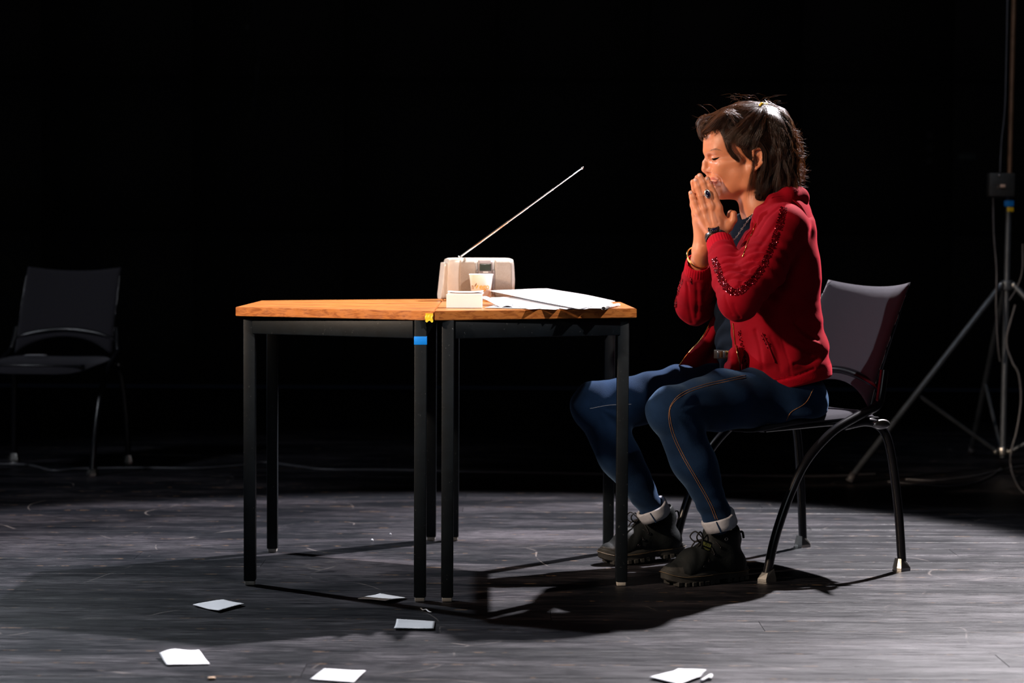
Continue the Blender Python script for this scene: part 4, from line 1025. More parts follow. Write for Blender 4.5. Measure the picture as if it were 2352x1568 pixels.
V = carve(V, F, JS, [([(1694, 604), (1670, 601), (1646, 610)], .0045, -.0050), ([(1698, 621), (1674, 619), (1650, 631)], .0045, -.0055), ([(1700, 639), (1680, 639), (1658, 652)], .0045, -.0055), ([(1702, 652), (1692, 662), (1684, 674)], .0040, -.0045),
 ([(1696, 612), (1672, 610), (1650, 620)], .0035, .0022), ([(1700, 630), (1676, 629), (1656, 642)], .0035, .0022), ([(1700, 648), (1714, 640), (1738, 634)], .0040, -.0040), ([(1704, 640), (1722, 615), (1745, 590)], .007, -.0028),
 ([(1792, 474), (1762, 500), (1738, 540)], .006, -.0030), ([(1800, 494), (1768, 535), (1742, 572)], .007, -.0026), ([(1785, 560), (1760, 600), (1735, 640), (1712, 655)], .009, -.0022), ([(1686, 700), (1690, 715), (1700, 730)], .004, -.0025), ([(1665, 680), (1672, 705), (1682, 722)], .004, -.0025),
 ([(1786, 700), (1791, 740), (1800, 790), (1813, 835), (1816, 862)], .0022, -.0020), ([(1828, 742), (1850, 762), (1878, 778)], .006, -.0060), ([(1832, 792), (1856, 806), (1884, 800)], .006, -.0065), ([(1826, 836), (1850, 834), (1880, 822)], .006, -.0055), ([(1838, 768), (1856, 780), (1880, 790)], .005, .0035),
 ([(1735, 760), (1745, 800), (1752, 850)], .006, -.0030), ([(1770, 775), (1785, 810), (1792, 850)], .006, -.0030), ([(1578, 650), (1582, 700), (1590, 742)], .005, -.0035), ([(1600, 652), (1602, 690), (1600, 730)], .005, -.0030), ([(1622, 655), (1618, 690)], .005, -.003),
 ([(1720, 880), (1760, 878), (1820, 866), (1870, 846)], .0030, -.0035)])
jk = obj('jacket', V, F, [velvet, rib_red], root); JS = Surf(V, F); print('jacket', len(V), time.time()-_t)
# ribbed hem and cuffs get their own material by place on the cloth
zh = zy(869); cen_f = V[F].mean(1)
hem = (cen_f[:, 2] < zh0+.22*(cen_f[:, 0]-xh0)+.036)
def in_cuff(A, c):
    d = (A[2]-A[1])/np.linalg.norm(A[2]-A[1]); el = A[1]; L = np.linalg.norm(c-el); t = (cen_f-el)@d; r = np.linalg.norm(cen_f-el-t[:, None]*d, axis=1); return (t > L*.80) & (r < .045)
mi = hem.astype(int); jk.data.polygons.foreach_set('material_index', mi)

# ribbed cuffs
def cuff(a, b, ra_, rb_):
    d = b-a; L = np.linalg.norm(d); d = d/L; u = np.cross(d, [0, 1., 0]); u /= np.linalg.norm(u); v = np.cross(u, d); n = 120
    V, Fc = [], []
    prof = [(-.004, -.004), (0, 0), (.15, .0022), (.5, .0012), (.85, .0012), (.97, .0008), (1.0, -.001), (1.0, -.0035), (.6, -.0035), (.3, -.0035)]
    for t, g in prof:
        for k in range(n):
            an = 2*math.pi*k/n; r_ = ra_+(rb_-ra_)*max(t, 0)+g+.0006*math.cos(an*30)*(g > -.002); V.append(a+d*L*t+r_*(math.cos(an)*u+math.sin(an)*v))
    for i in range(len(prof)-1):
        for k in range(n): Fc.append([i*n+k, i*n+(k+1) % n, (i+1)*n+(k+1) % n, (i+1)*n+k])
    return obj('cuff', V, Fc, rib_red, jk)
cuff(P(1663, 590, 5.552), P(1652, 554, 5.598), .038, .0350); cuff(P(1600, 642, 5.718), P(1604, 602, 5.664), .038, .0340)
# hood folded down the back, two layers of cloth
def hood_layer(mid, side, half, nm):
    mid = smooth_path([np.array(q, float) for q in mid], 6); side = smooth_path([np.array(q, float) for q in side], 6)
    def fn(u, v):
        w = (v-.5)*2; k = u*(len(mid)-1); a = int(min(k, len(mid)-2)); f = k-a; e = abs(w)**2.2
        c = (mid[a]+(mid[a+1]-mid[a])*f)*(1-e)+(side[a]+(side[a+1]-side[a])*f)*e
        return tuple(H(c[0]+.8*math.sin(9*v+4*u), c[1]+1.2*math.sin(7*v), w*half*(1-.25*u)))
    return obj(nm, *grid_geo(fn, 26, 28, .0025), velvet, jk)
hood_layer([(1815, 438), (1842, 450), (1861, 480), (1870, 515), (1868, 550), (1860, 585)], [(1778, 450), (1806, 460), (1832, 486), (1850, 520), (1857, 552), (1858, 580)], .105, 'hood')
hood_layer([(1800, 434), (1832, 441), (1854, 462), (1864, 492), (1861, 520), (1853, 545)], [(1758, 455), (1788, 452), (1818, 468), (1838, 495), (1847, 520), (1848, 540)], .118, 'hood')
# far front panel hanging open
outer = [P(1652, 620, 5.80), P(1641, 690, 5.80), P(1632, 740, 5.79), P(1610, 780, 5.78), P(1583, 810, 5.78), P(1561, 839, 5.78)]
inner = [P(1680, 620, 5.86), P(1672, 690, 5.87), P(1668, 740, 5.87), P(1672, 780, 5.87), P(1668, 810, 5.87), P(1660, 846, 5.87)]
outer = smooth_path(outer, 5); inner = smooth_path(inner, 5); n_ = len(outer)
def fp(u, v):
    i = v*(n_-1); a = int(min(i, n_-2)); f = i-a; o_ = outer[a]+(outer[a+1]-outer[a])*f; q = inner[a]+(inner[a+1]-inner[a])*f
    return tuple(o_+(q-o_)*u+np.array([0, .010*math.sin(u*9+v*3)-.02*math.sin(math.pi*u), .004*math.sin(u*12)]))
pn = obj('open_front_panel', *grid_geo(fp, 16, 30, .004), velvet, jk)
tube('zipper', [np.array(p)+np.array([-.002, -.002, 0]) for p in outer[::3]+[outer[-1]]], .0016, brass, pn, 6, 3)
# zip and stripes on the near front
def run(S, pts, off=.001, n=6): return [S.at(p[0], p[1], off)[0] for p in smooth_path([np.array(q, float) for q in pts], n)]
zp = run(JS, [(1737, 512), (1729, 533), (1717, 560), (1706, 590)], .0012); tube('zipper', zp, .0013, brass, jk, 6, 0)
zp = run(JS, [(1684, 742), (1688, 780), (1694, 815), (1701, 850), (1709, 880), (1716, 903)], .0012); tube('zipper', zp, .0014, brass, jk, 6, 0)
sl = P(1717, 898, 5.50); zpl = zp[-1]
q = zpl+np.array([.001, -.006, 0])
box('zip_slider', tuple(q), (.013, .008, .016), chrome, jk, bevel=.003); V, Fc = tube_geo(smooth_path([q+np.array([0, -.003, -.008]), q+np.array([.002, -.006, -.022]), q+np.array([.004, -.004, -.036])], 3), .0035, 8, flat=.5); obj('zip_pull', V, Fc, chrome, jk)
box('zip_pull', tuple(q+np.array([.006, -.004, -.046])), (.010, .004, .014), chrome, jk, bevel=.002)
def sequins(name, S, path, width, n, seed, size=.0023, lab=None):
    r = np.random.default_rng(seed); pp = smooth_path([np.array(q, float) for q in path], 14); gs = []
    L = np.array(pp)
    for k in range(n):
        i = r.uniform(0, len(L)-1.001); a = int(i); t = L[a+1]-L[a]; t /= np.linalg.norm(t)+1e-9; nn = np.array([-t[1], t[0]])
        c = L[a]+(L[a+1]-L[a])*(i-a)+nn*r.uniform(-.5, .5)*width
        p, nr = S.at(c[0], c[1], .0012); nr = nr+r.normal(0, .2 if r.random() < .8 else .5, 3); nr /= np.linalg.norm(nr)
        u = np.cross(nr, [0, 0, 1.]); u /= np.linalg.norm(u)+1e-9; v = np.cross(nr, u); rad = size*r.uniform(.8, 1.15)
        ring = [p+rad*(math.cos(x)*u+math.sin(x)*v) for x in np.linspace(0, 2*math.pi, 7)[:-1]]
        gs.append(([p+nr*.0006]+ring, [[0, 1+j, 1+(j+1) % 6] for j in range(6)]))
    o = obj(name, *join(*gs), sequin_m, jk, False, lab); o['kind'] = 'stuff'; return o
sequins('sequin_stripe', JS, [(1800, 476), (1792, 510), (1780, 548), (1762, 590), (1742, 628), (1716, 655), (1692, 672), (1672, 664), (1657, 642), (1647, 615), (1641, 592)], 15, 1100, 3, .0024, 'dark sparkling red sequin stripe down the near sleeve')
sequins('sequin_stripe', JS, [(1568, 640), (1557, 665), (1551, 690), (1552, 706)], 8, 160, 4)
sequins('sequin_stripe', JS, [(1698, 760), (1706, 800), (1716, 840), (1726, 868)], 6, 90, 5)
sequins('sequin_stripe', JS, [(1752, 768), (1760, 785), (1768, 800)], 8, 50, 6)
obj('pocket_welt', *tube_geo(run(JS, [(1750, 764), (1762, 786), (1772, 812), (1780, 832)], .001), .0032, 6, flat=.6), velvet, jk)

# ---- jeans
KN = [P(1775, 908, 5.63), P(1660, 919, 5.54), P(1543, 942, 5.42), P(1594, 1060, 5.43), P(1652, 1195, 5.45)]
KF = [P(1715, 905, 5.84), P(1560, 906, 5.80), P(1368, 931, 5.74), P(1425, 1050, 5.76), P(1500, 1172, 5.79)]
s = SDF()
s.chain(KN, [.083, .080, .062, .057, .036], .02, .02); s.chain(KF, [.095, .080, .065, .057, .036], .02, .02)
s.ell(P(1522, 952, 5.41), (.034, .042, .042), .03); s.ell(P(1350, 942, 5.73), (.034, .042, .042), .03)
s.ell(P(1790, 888, 5.73), (.112, .160, .084), .04)
zl = [zy(870), zy(900), zy(950)]; s.loft(zl, [xc(1778), xc(1784), xc(1790)], [YT]*3, [.122, .125, .12], [.165, .17, .17], TH_T, 2.3, .03)
def jean_folds(kp, hip, ank):
    kp, hip, ank = [np.array(x, np.float32) for x in (kp, hip, ank)]
    def f(p):
        d = p-kp; r = np.linalg.norm(d, axis=1); b = np.clip((p[:, 0]-kp[0]-.0)/.05, 0, 1)
        v = .0042*np.sin(np.arctan2(d[:, 2], d[:, 0])*11+r*40)*np.clip(1-r/.15, 0, 1)*b
        ra = np.linalg.norm(p-ank, axis=1); v += .0022*np.sin((p-ank)@np.array([.25, .1, 1.])*170+3*np.sin(p[:, 0]*30))*np.clip(1-ra/.14, 0, 1)
        v += .0012*np.sin(p[:, 0]*60+p[:, 2]*70)*np.clip(r/.1-.5, 0, 1)
        return v
    return f
s.add(jean_folds(KN[2], KN[0], KN[4]), KN[2], .45, .01, 'disp'); s.add(jean_folds(KF[2], KF[0], KF[4]), KF[2], .45, .01, 'disp')
s.add(lambda p: .003*np.sin(p[:, 0]*70+p[:, 2]*40+2*np.sin(p[:, 1]*20))*np.clip(1-np.linalg.norm(p-np.array(P(1740, 880, 5.6), np.float32), axis=1)/.15, 0, 1), P(1740, 880, 5.6), .2, .01, 'disp')
V, F = s.mesh(.0045); V = relax(V, F, 1, .4); jeans = obj('jeans', V, F, denim, root); DS = Surf(V, F); print('jeans', len(V), time.time()-_t)
for off in (0, 5):
    st_ = run(DS, [(1712, 862+off), (1660, 873+off), (1605, 887+off), (1563, 905+off*1.1), (1541, 930+off*.8), (1536+off*.7, 960), (1545+off, 1000), (1568+off, 1050), (1597+off, 1100), (1628+off, 1155), (1643+off, 1192)], .0006, 5)
    tube('stitching', st_, .0007, stitch_m, jeans, 5, 0)
tube('stitching', run(DS, [(1868, 893), (1850, 925), (1818, 945), (1806, 965)], .0005, 5), .0008, stitch_m, jeans, 5, 0)
tube('stitching', run(DS, [(1355, 938), (1400, 930), (1450, 928)], .0005, 5), .0006, denim_pale, jeans, 5, 0)
def leg_cuff(kn, an, tilt, r, hh):
    d = np.array(an)-np.array(kn); d /= np.linalg.norm(d); c = np.array(an)+d*.004
    up = -d; u = np.cross(up, [0, 1., 0]); u /= np.linalg.norm(u); v = np.cross(u, up)
    R = Matrix([[u[0], v[0], up[0]], [u[1], v[1], up[1]], [u[2], v[2], up[2]]])
    prof = [(r-.012, -hh*.9), (r-.003, -hh), (r+.0005, -hh*.92), (r+.0015, -hh*.2), (r+.003, hh*.7), (r+.001, hh), (r-.006, hh*.85)]
    V, Fc = lathe_geo(prof, (0, 0, 0), 40); V = np.array(V); a = np.arctan2(V[:, 1], V[:, 0]); V[:, 2] += .004*np.cos(a*2+1)+.002*np.sin(a*3); V[:, :2] *= (1+.03*np.sin(a*4+2))[:, None]
    V = (np.array(R)@V.T).T+c; o = obj('turned_up_cuff', V, Fc, denim_pale, jeans, True, 'pale turned-up cuff')
    return c, u, v, up
c1 = leg_cuff(KN[3], KN[4], 0, .0435, .018); c2_ = leg_cuff(KF[3], KF[4], 0, .0435, .018)
for (a, b, c, d) in (((1657, 1199), (1659, 1208), (1661, 1218), (1662, 1228)),):
    pass
for (c, u, v, up), ph in ((c1, -1.35), (c2_, -1.35)):
    pts = [c+up*z+(.0465)*(math.cos(ph)*u*-1*0+math.cos(ph)*u+math.sin(ph)*v) for z in (-.016, 0, .016)]
    tube('cuff_seam', pts, .0022, denim, jeans, 6, 3, flat=.8)

# belt
Rb = Matrix.Rotation(math.radians(-38), 3, 'Z')
blt = box('belt', tuple(P(1662, 814, 5.62)), (.060, .005, .024), M('leather', (.07, .035, .018), .5), root, ax=Rb, bevel=.001)
for px_, m_ in ((1650, silver), (1657, M('tortoise plate', (.16, .06, .02), .2)), (1664, silver), (1671, brass)):
    c_ = P(px_, 814+(px_-1650)*-.05, 5.615-(px_-1650)*.0010); box('belt_plate', tuple(c_), (.0075, .004, .017), m_, blt, ax=Rb, bevel=.001)

# ---- boots: built in a boot frame (x to the toe, z up), then set down
def make_boot(label, toe, heel, lift, ankle_pt):
    toe, heel = np.array(toe), np.array(heel); ang = math.atan2(toe[1]-heel[1], toe[0]-heel[0]); c = (toe+heel)/2
    Rz = np.array(Matrix.Rotation(ang, 3, 'Z')); Ry = np.array(Matrix.Rotation(lift, 3, 'Y')); R = Rz@Ry
    zoff = .1375*math.sin(abs(lift))*0.9
    def Wd(V): return (R@np.array(V, float).T).T+np.array([c[0], c[1], zoff])
    s = SDF()
    L = .1375
    s.cone((.075, .002, .038), (.100, 0, .036), .043, .034, .01, flat=((0, 0, 1), .72))      # toe box
    s.cone((-.095, 0, .045), (-.075, 0, .045), .033, .036, .012)                             # heel
    s.cone((-.08, 0, .050), (.05, .002, .050), .036, .040, .02)
    s.cone((-.068, 0, .07), (-.066, 0, .128), .038, .040, .02)                                # shaft
    s.cone((-.050, 0, .075), (-.034, 0, .128), .036, .036, .02)
    s.cone((-.020, 0, .085), (.040, 0, .060), .034, .034, .02)
    s.cone((-.095, 0, .112), (-.035, 0, .128), .018, .022, .016)
    s.cone((-.058, 0, .150), (-.052, 0, .110), .036, .030, .006, 'sub')                        # opening
    s.add(lambda p: p[:, 2]-.012, (0, 0, -.06), .2, .003, 'sub')if False else None
    s.add(lambda p: .0012*np.sin(p[:, 0]*160+p[:, 2]*90)*np.clip((p[:, 2]-.03)/.02, 0, 1)*np.exp(-((p[:, 0]-.035)/.03)**2)*1.2, (.03, 0, .06), .1, .01, 'disp')
    V, F = s.mesh(.0028); V[:, 2] = np.maximum(V[:, 2], .020); LB = BVHTree.FromPolygons([tuple(v) for v in V], [tuple(int(i) for i in f) for f in F])
    bt = obj('boot', Wd(V), F, nubuck, root, True, label); VU, FU = V, F
    # sole with lugs
    def outline(g=0.0, n=56):
        o_ = []
        for k in range(n):
            a = 2*math.pi*k/n; x = math.cos(a); y = math.sin(a)
            X = L*math.copysign(abs(x)**.85, x)
            wd = .0445 if x > 0 else .033+.0105*(1+x)**1.2
            wd -= .011*math.exp(-((x+.15)/.25)**2)
            o_.append(((X+g*x), (math.copysign(abs(y)**.75, y)*(wd+g))+(.003 if x > 0 else 0)))
        return o_
    O = outline(); n = len(O); rings = [(0.0, -.004), (.010, -.002), (.011, .001), (.022, .001), (.025, .0018), (.030, .0018), (.032, .0008), (.037, -.002), (.037, -.02)]
    V, Fc = [], []
    for z, g in rings:
        for (x, y) in outline(g):
            tz = max(0, (x-.085)/.05)**2*.010; up_ = max(0, (abs(x)-.10)/.037); V.append((x, y, max(z, .0085)+tz if z > .001 else .0085+tz))
    for i in range(len(rings)-1):
        for k in range(n): Fc.append([i*n+k, i*n+(k+1) % n, (i+1)*n+(k+1) % n, (i+1)*n+k])
    Fc.append(list(range(n))[::-1]); Fc.append([(len(rings)-1)*n+k for k in range(n)])
    so = obj('sole', Wd(V), Fc, rubber, bt); sharp(so, 30)
    gs = []; P2 = np.array(outline(.001, 200)); acc = 0
    for x0 in list(np.arange(-.124, -.050, .0215))+list(np.arange(-.018, .125, .0205)):
        for sg in (1, -1):
            cand = P2[(np.abs(P2[:, 0]-x0) < .004) & (np.sign(P2[:, 1]) == sg)]
            if not len(cand): continue
            y = cand[:, 1].mean(); tz = max(0, (x0-.085)/.05)**2*.010
            gs.append(box_geo((x0, y-sg*.011, .0060+tz), (.0135, .027, .0120), bevel=.0015, seg=1))
    o_ = obj('lugs', Wd(join(*gs)[0]), join(*gs)[1], rubber, so, False)
    # thin worn line round the sole
    V, Fc = tube_geo([(x, y, .0265+max(0, (x-.085)/.05)**2*.010) for x, y in outline(.0042, 90)], .0009, 6, True); obj('welt_line', Wd(V), Fc, M('worn welt', (.12, .085, .05), .6) if 'worn welt' not in MATS else MATS['worn welt'], so)
    # toe bumper
    fcx = VU[FU].mean(1); bt.data.materials.append(rubber); bt.data.polygons.foreach_set('material_index', ((fcx[:, 0] > .094) & (fcx[:, 2] < .052)).astype(int))
    if False: V, Fc = grid_geo(lambda u, v: ((.088+.0475*math.cos((u-.5)*2.6)*(1-.10*v)), .0030+.046*math.sin((u-.5)*2.6)*(1-.12*v), .034+.016*v-.004*abs(u-.5)*v), 20, 6, .002)
    # tongue, laces, eyelets
    V, Fc = grid_geo(lambda u, v: (-.012+.006*v-.020*(1-v)-.002+.004*math.cos((u-.5)*3), (u-.5)*.050, .118+.042*(1-v)-.0*v), 10, 8, .004)
    tn = grid_geo(lambda u, v: (-.006-.022*(1-v)-.018*(2*abs(u-.5))**2, (u-.5)*.058, .100+.050*(1-v)-.002*(2*abs(u-.5))**2), 12, 8, .004)
    tg = obj('tongue', Wd(tn[0]), tn[1], nubuck, bt)

    ey = [(-.034, .128), (-.020, .105), (.000, .088), (.020, .072), (.038, .059)]
    eye_r = M('eyelet steel', (.5, .48, .45), .3, 1) if 'eyelet steel' not in MATS else MATS['eyelet steel']
    pos = {}
    for sg in (1, -1):
        for i, (x, z) in enumerate(ey):
            y = sg*(.0385-.0015*i)*(1.0 if i else 1.0)
            # put the eyelet on the leather

            hit = LB.ray_cast(Vector((x-.006, sg*.09, z-.008)), Vector((0, -sg, 0)))
            yy = hit[0].y+sg*.0003 if hit[0] is not None and hit[0].y*sg > 0 else y*.8
            p0 = np.array([x-.006, yy, z-.008]); pos[(sg, i)] = p0
            rr = .0042 if i == 0 else .0032
            ring = [(p0[0]+rr*math.cos(a), p0[1]+sg*.0015, p0[2]+rr*math.sin(a)) for a in np.linspace(0, 2*math.pi, 15)[:-1]]
            o_ = obj('eyelet', Wd(tube_geo(ring, .0014, 6, True)[0]), tube_geo(ring, .0014, 6, True)[1], eye_r if i == 0 else black_tube, bt)
    for i in range(1, 5):
        for sg in (1, -1):
            a = pos[(sg, i)]; b = pos[(-sg, i-1 if i > 1 else 1)] if i > 1 else pos[(-sg, 1)]
            mid = (a+b)/2; mid[0] += .016; mid[2] += .020; mid[1] = 0
            V, Fc = tube_geo(smooth_path([a, a*.5+mid*.5+np.array([.004, sg*.010, .006]), mid, b*.5+mid*.5+np.array([.004, -sg*.010, .006]), b], 4), .0019, 6); obj('lace', Wd(V), Fc, lace_m, bt)
    k0_ = np.array([.006, 0, .118])
    for sg, pts in ((-1, [k0_, k0_+[.018, -.012, .020], k0_+[.030, -.020, .006], k0_+[.018, -.012, -.008], k0_]), (1, [k0_, k0_+[.018, .012, .022], k0_+[.034, .018, .010], k0_+[.020, .010, -.006], k0_]),
                    (0, [k0_, k0_+[.014, -.020, -.010], k0_+[.030, -.028, -.040], k0_+[.044, -.022, -.055]]), (2, [k0_, k0_+[.014, .010, -.008], k0_+[.036, .004, -.030], k0_+[.055, -.004, -.052]])):
        V, Fc = tube_geo(smooth_path(pts, 5), .0021, 6); obj('lace', Wd(V), Fc, lace_m, bt)
    V, Fc = tube_geo(smooth_path([(-.100, 0, .108), (-.112, 0, .128), (-.122, 0, .128), (-.126, 0, .112)], 4), .0032, 8); obj('pull_tab', Wd(V), Fc, lace_m, bt)
    V, Fc = tube_geo(smooth_path([(-.102, sg, z) for sg, z in ((-.036, .105), (0, .1), (.036, .105))], 4), .003, 6); 
    return bt, Wd
boot_n, WN = make_boot('near black boot with yellow lettering on its tongue', G(1520, 1346)*[1, 1, 0], G(1716, 1328)*[1, 1, 0], 0, None)
boot_f, WF = make_boot('far black boot behind the table leg, heel slightly raised', G(1378, 1296)*[1, 1, 0], G(1570, 1283)*[1, 1, 0], .05, None)
ylw = M('yellow lettering', (.95, .88, .20), .6)
def on_tongue(Wd, sg):
    def f(x, y, z):
        # lettering lies on the near side of the tongue
        u = x; zz = .128+y; return Wd([(-.013-.012*(1)+.0*u+u*.9, sg*(.031)-.0*u, zz)])[0]
    return f
for (txt, size, dz) in (('PALLADIUM', .0125, 0),):
    d = np.array(WN([(1, 0, 0)])[0]-WN([(0, 0, 0)])[0])
    o3 = P(1624, 1251, 5.36); xd = P(1636, 1257, 5.36)-P(1612, 1247, 5.34); xd /= np.linalg.norm(xd); yd = np.array([-.12, .1, 1.]); yd -= xd*(yd@xd); yd /= np.linalg.norm(yd)
    cu_o = text_obj('lettering', txt, .0085, ylw, boot_n, tuple(o3), xd*.62, yd*1.6, None, True, .0001)
    tagp = box('tongue_label', tuple(o3+yd*-.002+np.cross(xd, yd)*-.0014), (.036, .002, .026), nubuck, boot_n, ax=Matrix([[xd[0], -np.cross(xd, yd)[0], yd[0]], [xd[1], -np.cross(xd, yd)[1], yd[1]], [xd[2], -np.cross(xd, yd)[2], yd[2]]]), bevel=.0006)
    for k_ in (-.0098, -.0122): box('lettering', tuple(o3+yd*k_+xd*.002), (.022-abs(k_+.0098)*3, .0006, .0010), ylw, boot_n, ax=Matrix([[xd[0], -np.cross(xd, yd)[0], yd[0]], [xd[1], -np.cross(xd, yd)[1], yd[1]], [xd[2], -np.cross(xd, yd)[2], yd[2]]]), bevel=0)
print('boots', time.time()-_t)
# ---- hair
s = SDF(); e = lambda c, r, k=.012, op='add': s.ell(c, (r[0]*HS, r[2], r[1]*HS), k, op)
e(H(1715, 302), (85, 64, .083), .01); e(H(1755, 305), (62, 58, .088), .02)
s.cone(H(1770, 315), H(1788, 375), 42*HS, 40*HS, .03, flat=((0, 1, 0), 1.6)); s.cone(H(1788, 375), H(1782, 425), 40*HS, 30*HS, .03, flat=((0, 1, 0), 1.7))
for w in (-1, 1):
    s.cone(H(1752, 360, w*.055), H(1752, 432, w*.055), 24*HS, 19*HS, .02); s.cone(H(1752, 432, w*.055), H(1738, 452, w*.06), 17*HS, 8*HS, .01)
    s.cone(H(1668, 305, w*.062), H(1700, 330, w*.072), 13*HS, 16*HS, .02)
e(H(1640, 288), (33, 26, .050), .012)
e(H(1664, 372), (58, 54, .12), .008, 'sub')       # face stays clear
e(H(1638, 345), (30, 38, .12), .006, 'sub')
for w in (-1, 1): e(H(1733, 372, w*.09), (21, 27, .028), .006, 'sub')
s.add(lambda p: .003*np.sin(p[:, 0]*60+3*np.sin(p[:, 2]*30))*np.sin(p[:, 1]*70), H(1720, 330), .2, .01, 'disp')
V, F = s.mesh(.0028); hair = obj('hair', V, F, hair_base_m, root, True); HB = BVHTree.FromPolygons([tuple(v) for v in V], [tuple(int(i) for i in f) for f in F])
r = np.random.default_rng(11)
strands = []
def strand(ctrl, jit=(2.5, 2.5, .004), wave=0, n=12, rad=.00032, push=True, lift=.001):
    c = [np.array(H(*q)) for q in ctrl]; base = r.normal(0, 1, 3)*np.array([jit[0]*HS, jit[2], jit[1]*HS])
    c = [p+base*(.6+.4*r.random())+r.normal(0, .0012, 3) for p in c]
    pts = smooth_path(c, max(2, n//(len(c)-1))); m = len(pts)
    if wave:
        ph, fr = r.uniform(0, 6.3), r.uniform(1.2, 2.6); u = r.normal(0, 1, 3); u /= np.linalg.norm(u)
        pts = [p+u*wave*math.sin(ph+fr*6.28*i/m)*(i/m) for i, p in enumerate(pts)]
    if push:
        out = []
        for p in pts:
            q, nrm, _, dist = HB.find_nearest(Vector(p))
            if (Vector(p)-q).dot(nrm) < lift or dist < .012:
                k = r.uniform(.2, 1)*lift*2.2; q2 = np.array(q+nrm*(lift*.3+k)); out.append(q2 if (Vector(p)-q).dot(nrm) < lift else p)
            else: out.append(p)
        pts = out
    strands.append((pts, rad*r.uniform(.7, 1.3)))
U = r.uniform
TIE = (1750, 247)
def locks(nl, per, fn, lj=(6, 6, .008), sj=(1.6, 1.6, .0022), wave=.006, n=14, rad=.00032, push=True):
    for _ in range(nl):
        c = [np.array(H(*q)) for q in fn()]; m = len(c); base = r.normal(0, 1, 3)*np.array([lj[0]*HS, lj[2], lj[1]*HS])
        c = [p+base*(.4+.6*i/(m-1)) for i, p in enumerate(c)]; ph, fr = r.uniform(0, 6.3), r.uniform(1.2, 3.2); u = r.normal(0, 1, 3); u[1] *= .5; u /= np.linalg.norm(u); wv = wave*r.uniform(.4, 1.4)
        for _k in range(per):
            j = r.normal(0, 1, 3)*np.array([sj[0]*HS, sj[2], sj[1]*HS]); e = r.uniform(.86, 1.04); ph2 = ph+r.normal(0, .25)
            q = [p+j*(1.3-.7*i/(m-1))+r.normal(0, .0006, 3) for i, p in enumerate(c)]; q[-1] = q[-2]+(q[-1]-q[-2])*e
            pts = smooth_path(q, max(2, n//(m-1))); M_ = len(pts)
            pts = [p+u*wv*math.sin(ph2+fr*6.28*i/M_)*(.15+i/M_) for i, p in enumerate(pts)]
            if push:
                out = []
                for i, p in enumerate(pts):
                    q_, nrm, _, dist = HB.find_nearest(Vector(p)); dd_ = (Vector(p)-q_).dot(nrm)
                    if dd_ < .0012: out.append(np.array(q_+nrm*r.uniform(.0008, .0045)))
                    else: out.append(p)
                pts = out
            strands.append((pts, rad*r.uniform(.7, 1.3)))
def f_top():
    a = U(0, 1); w = U(-1, 1)*.078; x0, y0 = 1612+62*a, 300-26*a+28*abs(w/.078)**2*a
    return [(x0, y0, w), (x0+(1690-x0)*.6, y0-38+16*a, w*1.05), (1705+20*U(-1, 1), 240+60*(abs(w)/.078)**2, w*.95), (TIE[0]+U(-8, 8), TIE[1]+U(-4, 12), w*.22)]
locks(120, 22, f_top, (4, 4, .005), (2.6, 2.6, .003), .006)
def f_side():
    sg = -1 if r.random() < .8 else 1; t = U(0, 1)
    return [(1660+66*t, 322+22*t, sg*.080), (1690+50*t, 295+10*t, sg*.092), (1725+25*t, 268, sg*.070), (TIE[0]+U(-4, 10), TIE[1]+U(0, 14), sg*.02)]
locks(75, 22, f_side, (5, 6, .004), (2.6, 2.8, .003), .006)
def f_back():
    w = U(-1, 1)*.078; t = U(0, 1); xe = 1792+38*t; ye = 375+62*U(0, 1)-20*t
    return [(TIE[0]+U(-4, 10), TIE[1]+U(-3, 8), w*.15), (1778+14*t, 262+6*(1-t), w*.7), (1798+20*t, 310, w), (1800+28*t, 360, w*1.1), (xe+U(-4, 8), ye, w*1.1+U(-.01, .01))]
locks(120, 22, f_back, (8, 8, .008), (2.2, 2.2, .003), .012, 20)
locks(26, 16, lambda: [tuple(q) for q in (np.array(f_back())+np.array([[0, 0, 0], [3, -3, 0], [7, -4, 0], [10, -2, 0], [14, 6, 0]]))], (7, 7, .008), (2.6, 2.6, .004), .012, 16, push=False)
def f_near():          # near side, from the tie down over the side of the head
    t = U(0, 1); return [(1754, 254+4*t, -.015), (1772+6*t, 282, -.062), (1782+14*t, 325, -.090), (1786+22*t, 375, -.092), (1778+42*t+U(-4, 6), 415+25*U(0, 1), -.080)]
locks(60, 24, f_near, (8, 8, .005), (2.2, 2.2, .003), .013, 20)
def f_low():
    sg = -1 if r.random() < .8 else 1; t = U(0, 1); x1 = 1735+85*t
    return [(1715+60*t, 318+10*U(-1, 1), sg*.086), (1745+48*t, 345, sg*(.088-.02*t)), (1746+60*t, 390, sg*(.084-.02*t)), (1738+75*t+U(-4, 4), 430+U(-10, 10), sg*(.076-.02*t)), (x1-4+U(-5, 5), 452-20*t+U(-12, 12), sg*(.066-.02*t))]
locks(100, 24, f_low, (5, 6, .005), (2.2, 2.2, .003), .009, 18)
def f_fringe():
    w = U(-1, 1)*.045; x = U(1612, 1662); y = U(278, 300)
    return [(x+14, y-4, w), (x, y-13, w*1.05), (x-9, y+3, w*1.1), (x-3, y+15+U(0, 8), w), (x+7, y+16+U(0, 6), w)]
locks(46, 14, f_fringe, (2, 2, .003), (1.8, 1.8, .003), .004, 12, push=False)
def f_lock():
    t = U(0, 1); return [(1650+10*t, 303, -.070), (1658+11*t, 330, -.077), (1664+13*t, 350, -.078), (1674+14*t, 364, -.077), (1684+8*t, 371+3*t, -.076)]
locks(9, 16, f_lock, (2, 2, .001), (1.6, 1.6, .001), .002, 12, push=False)
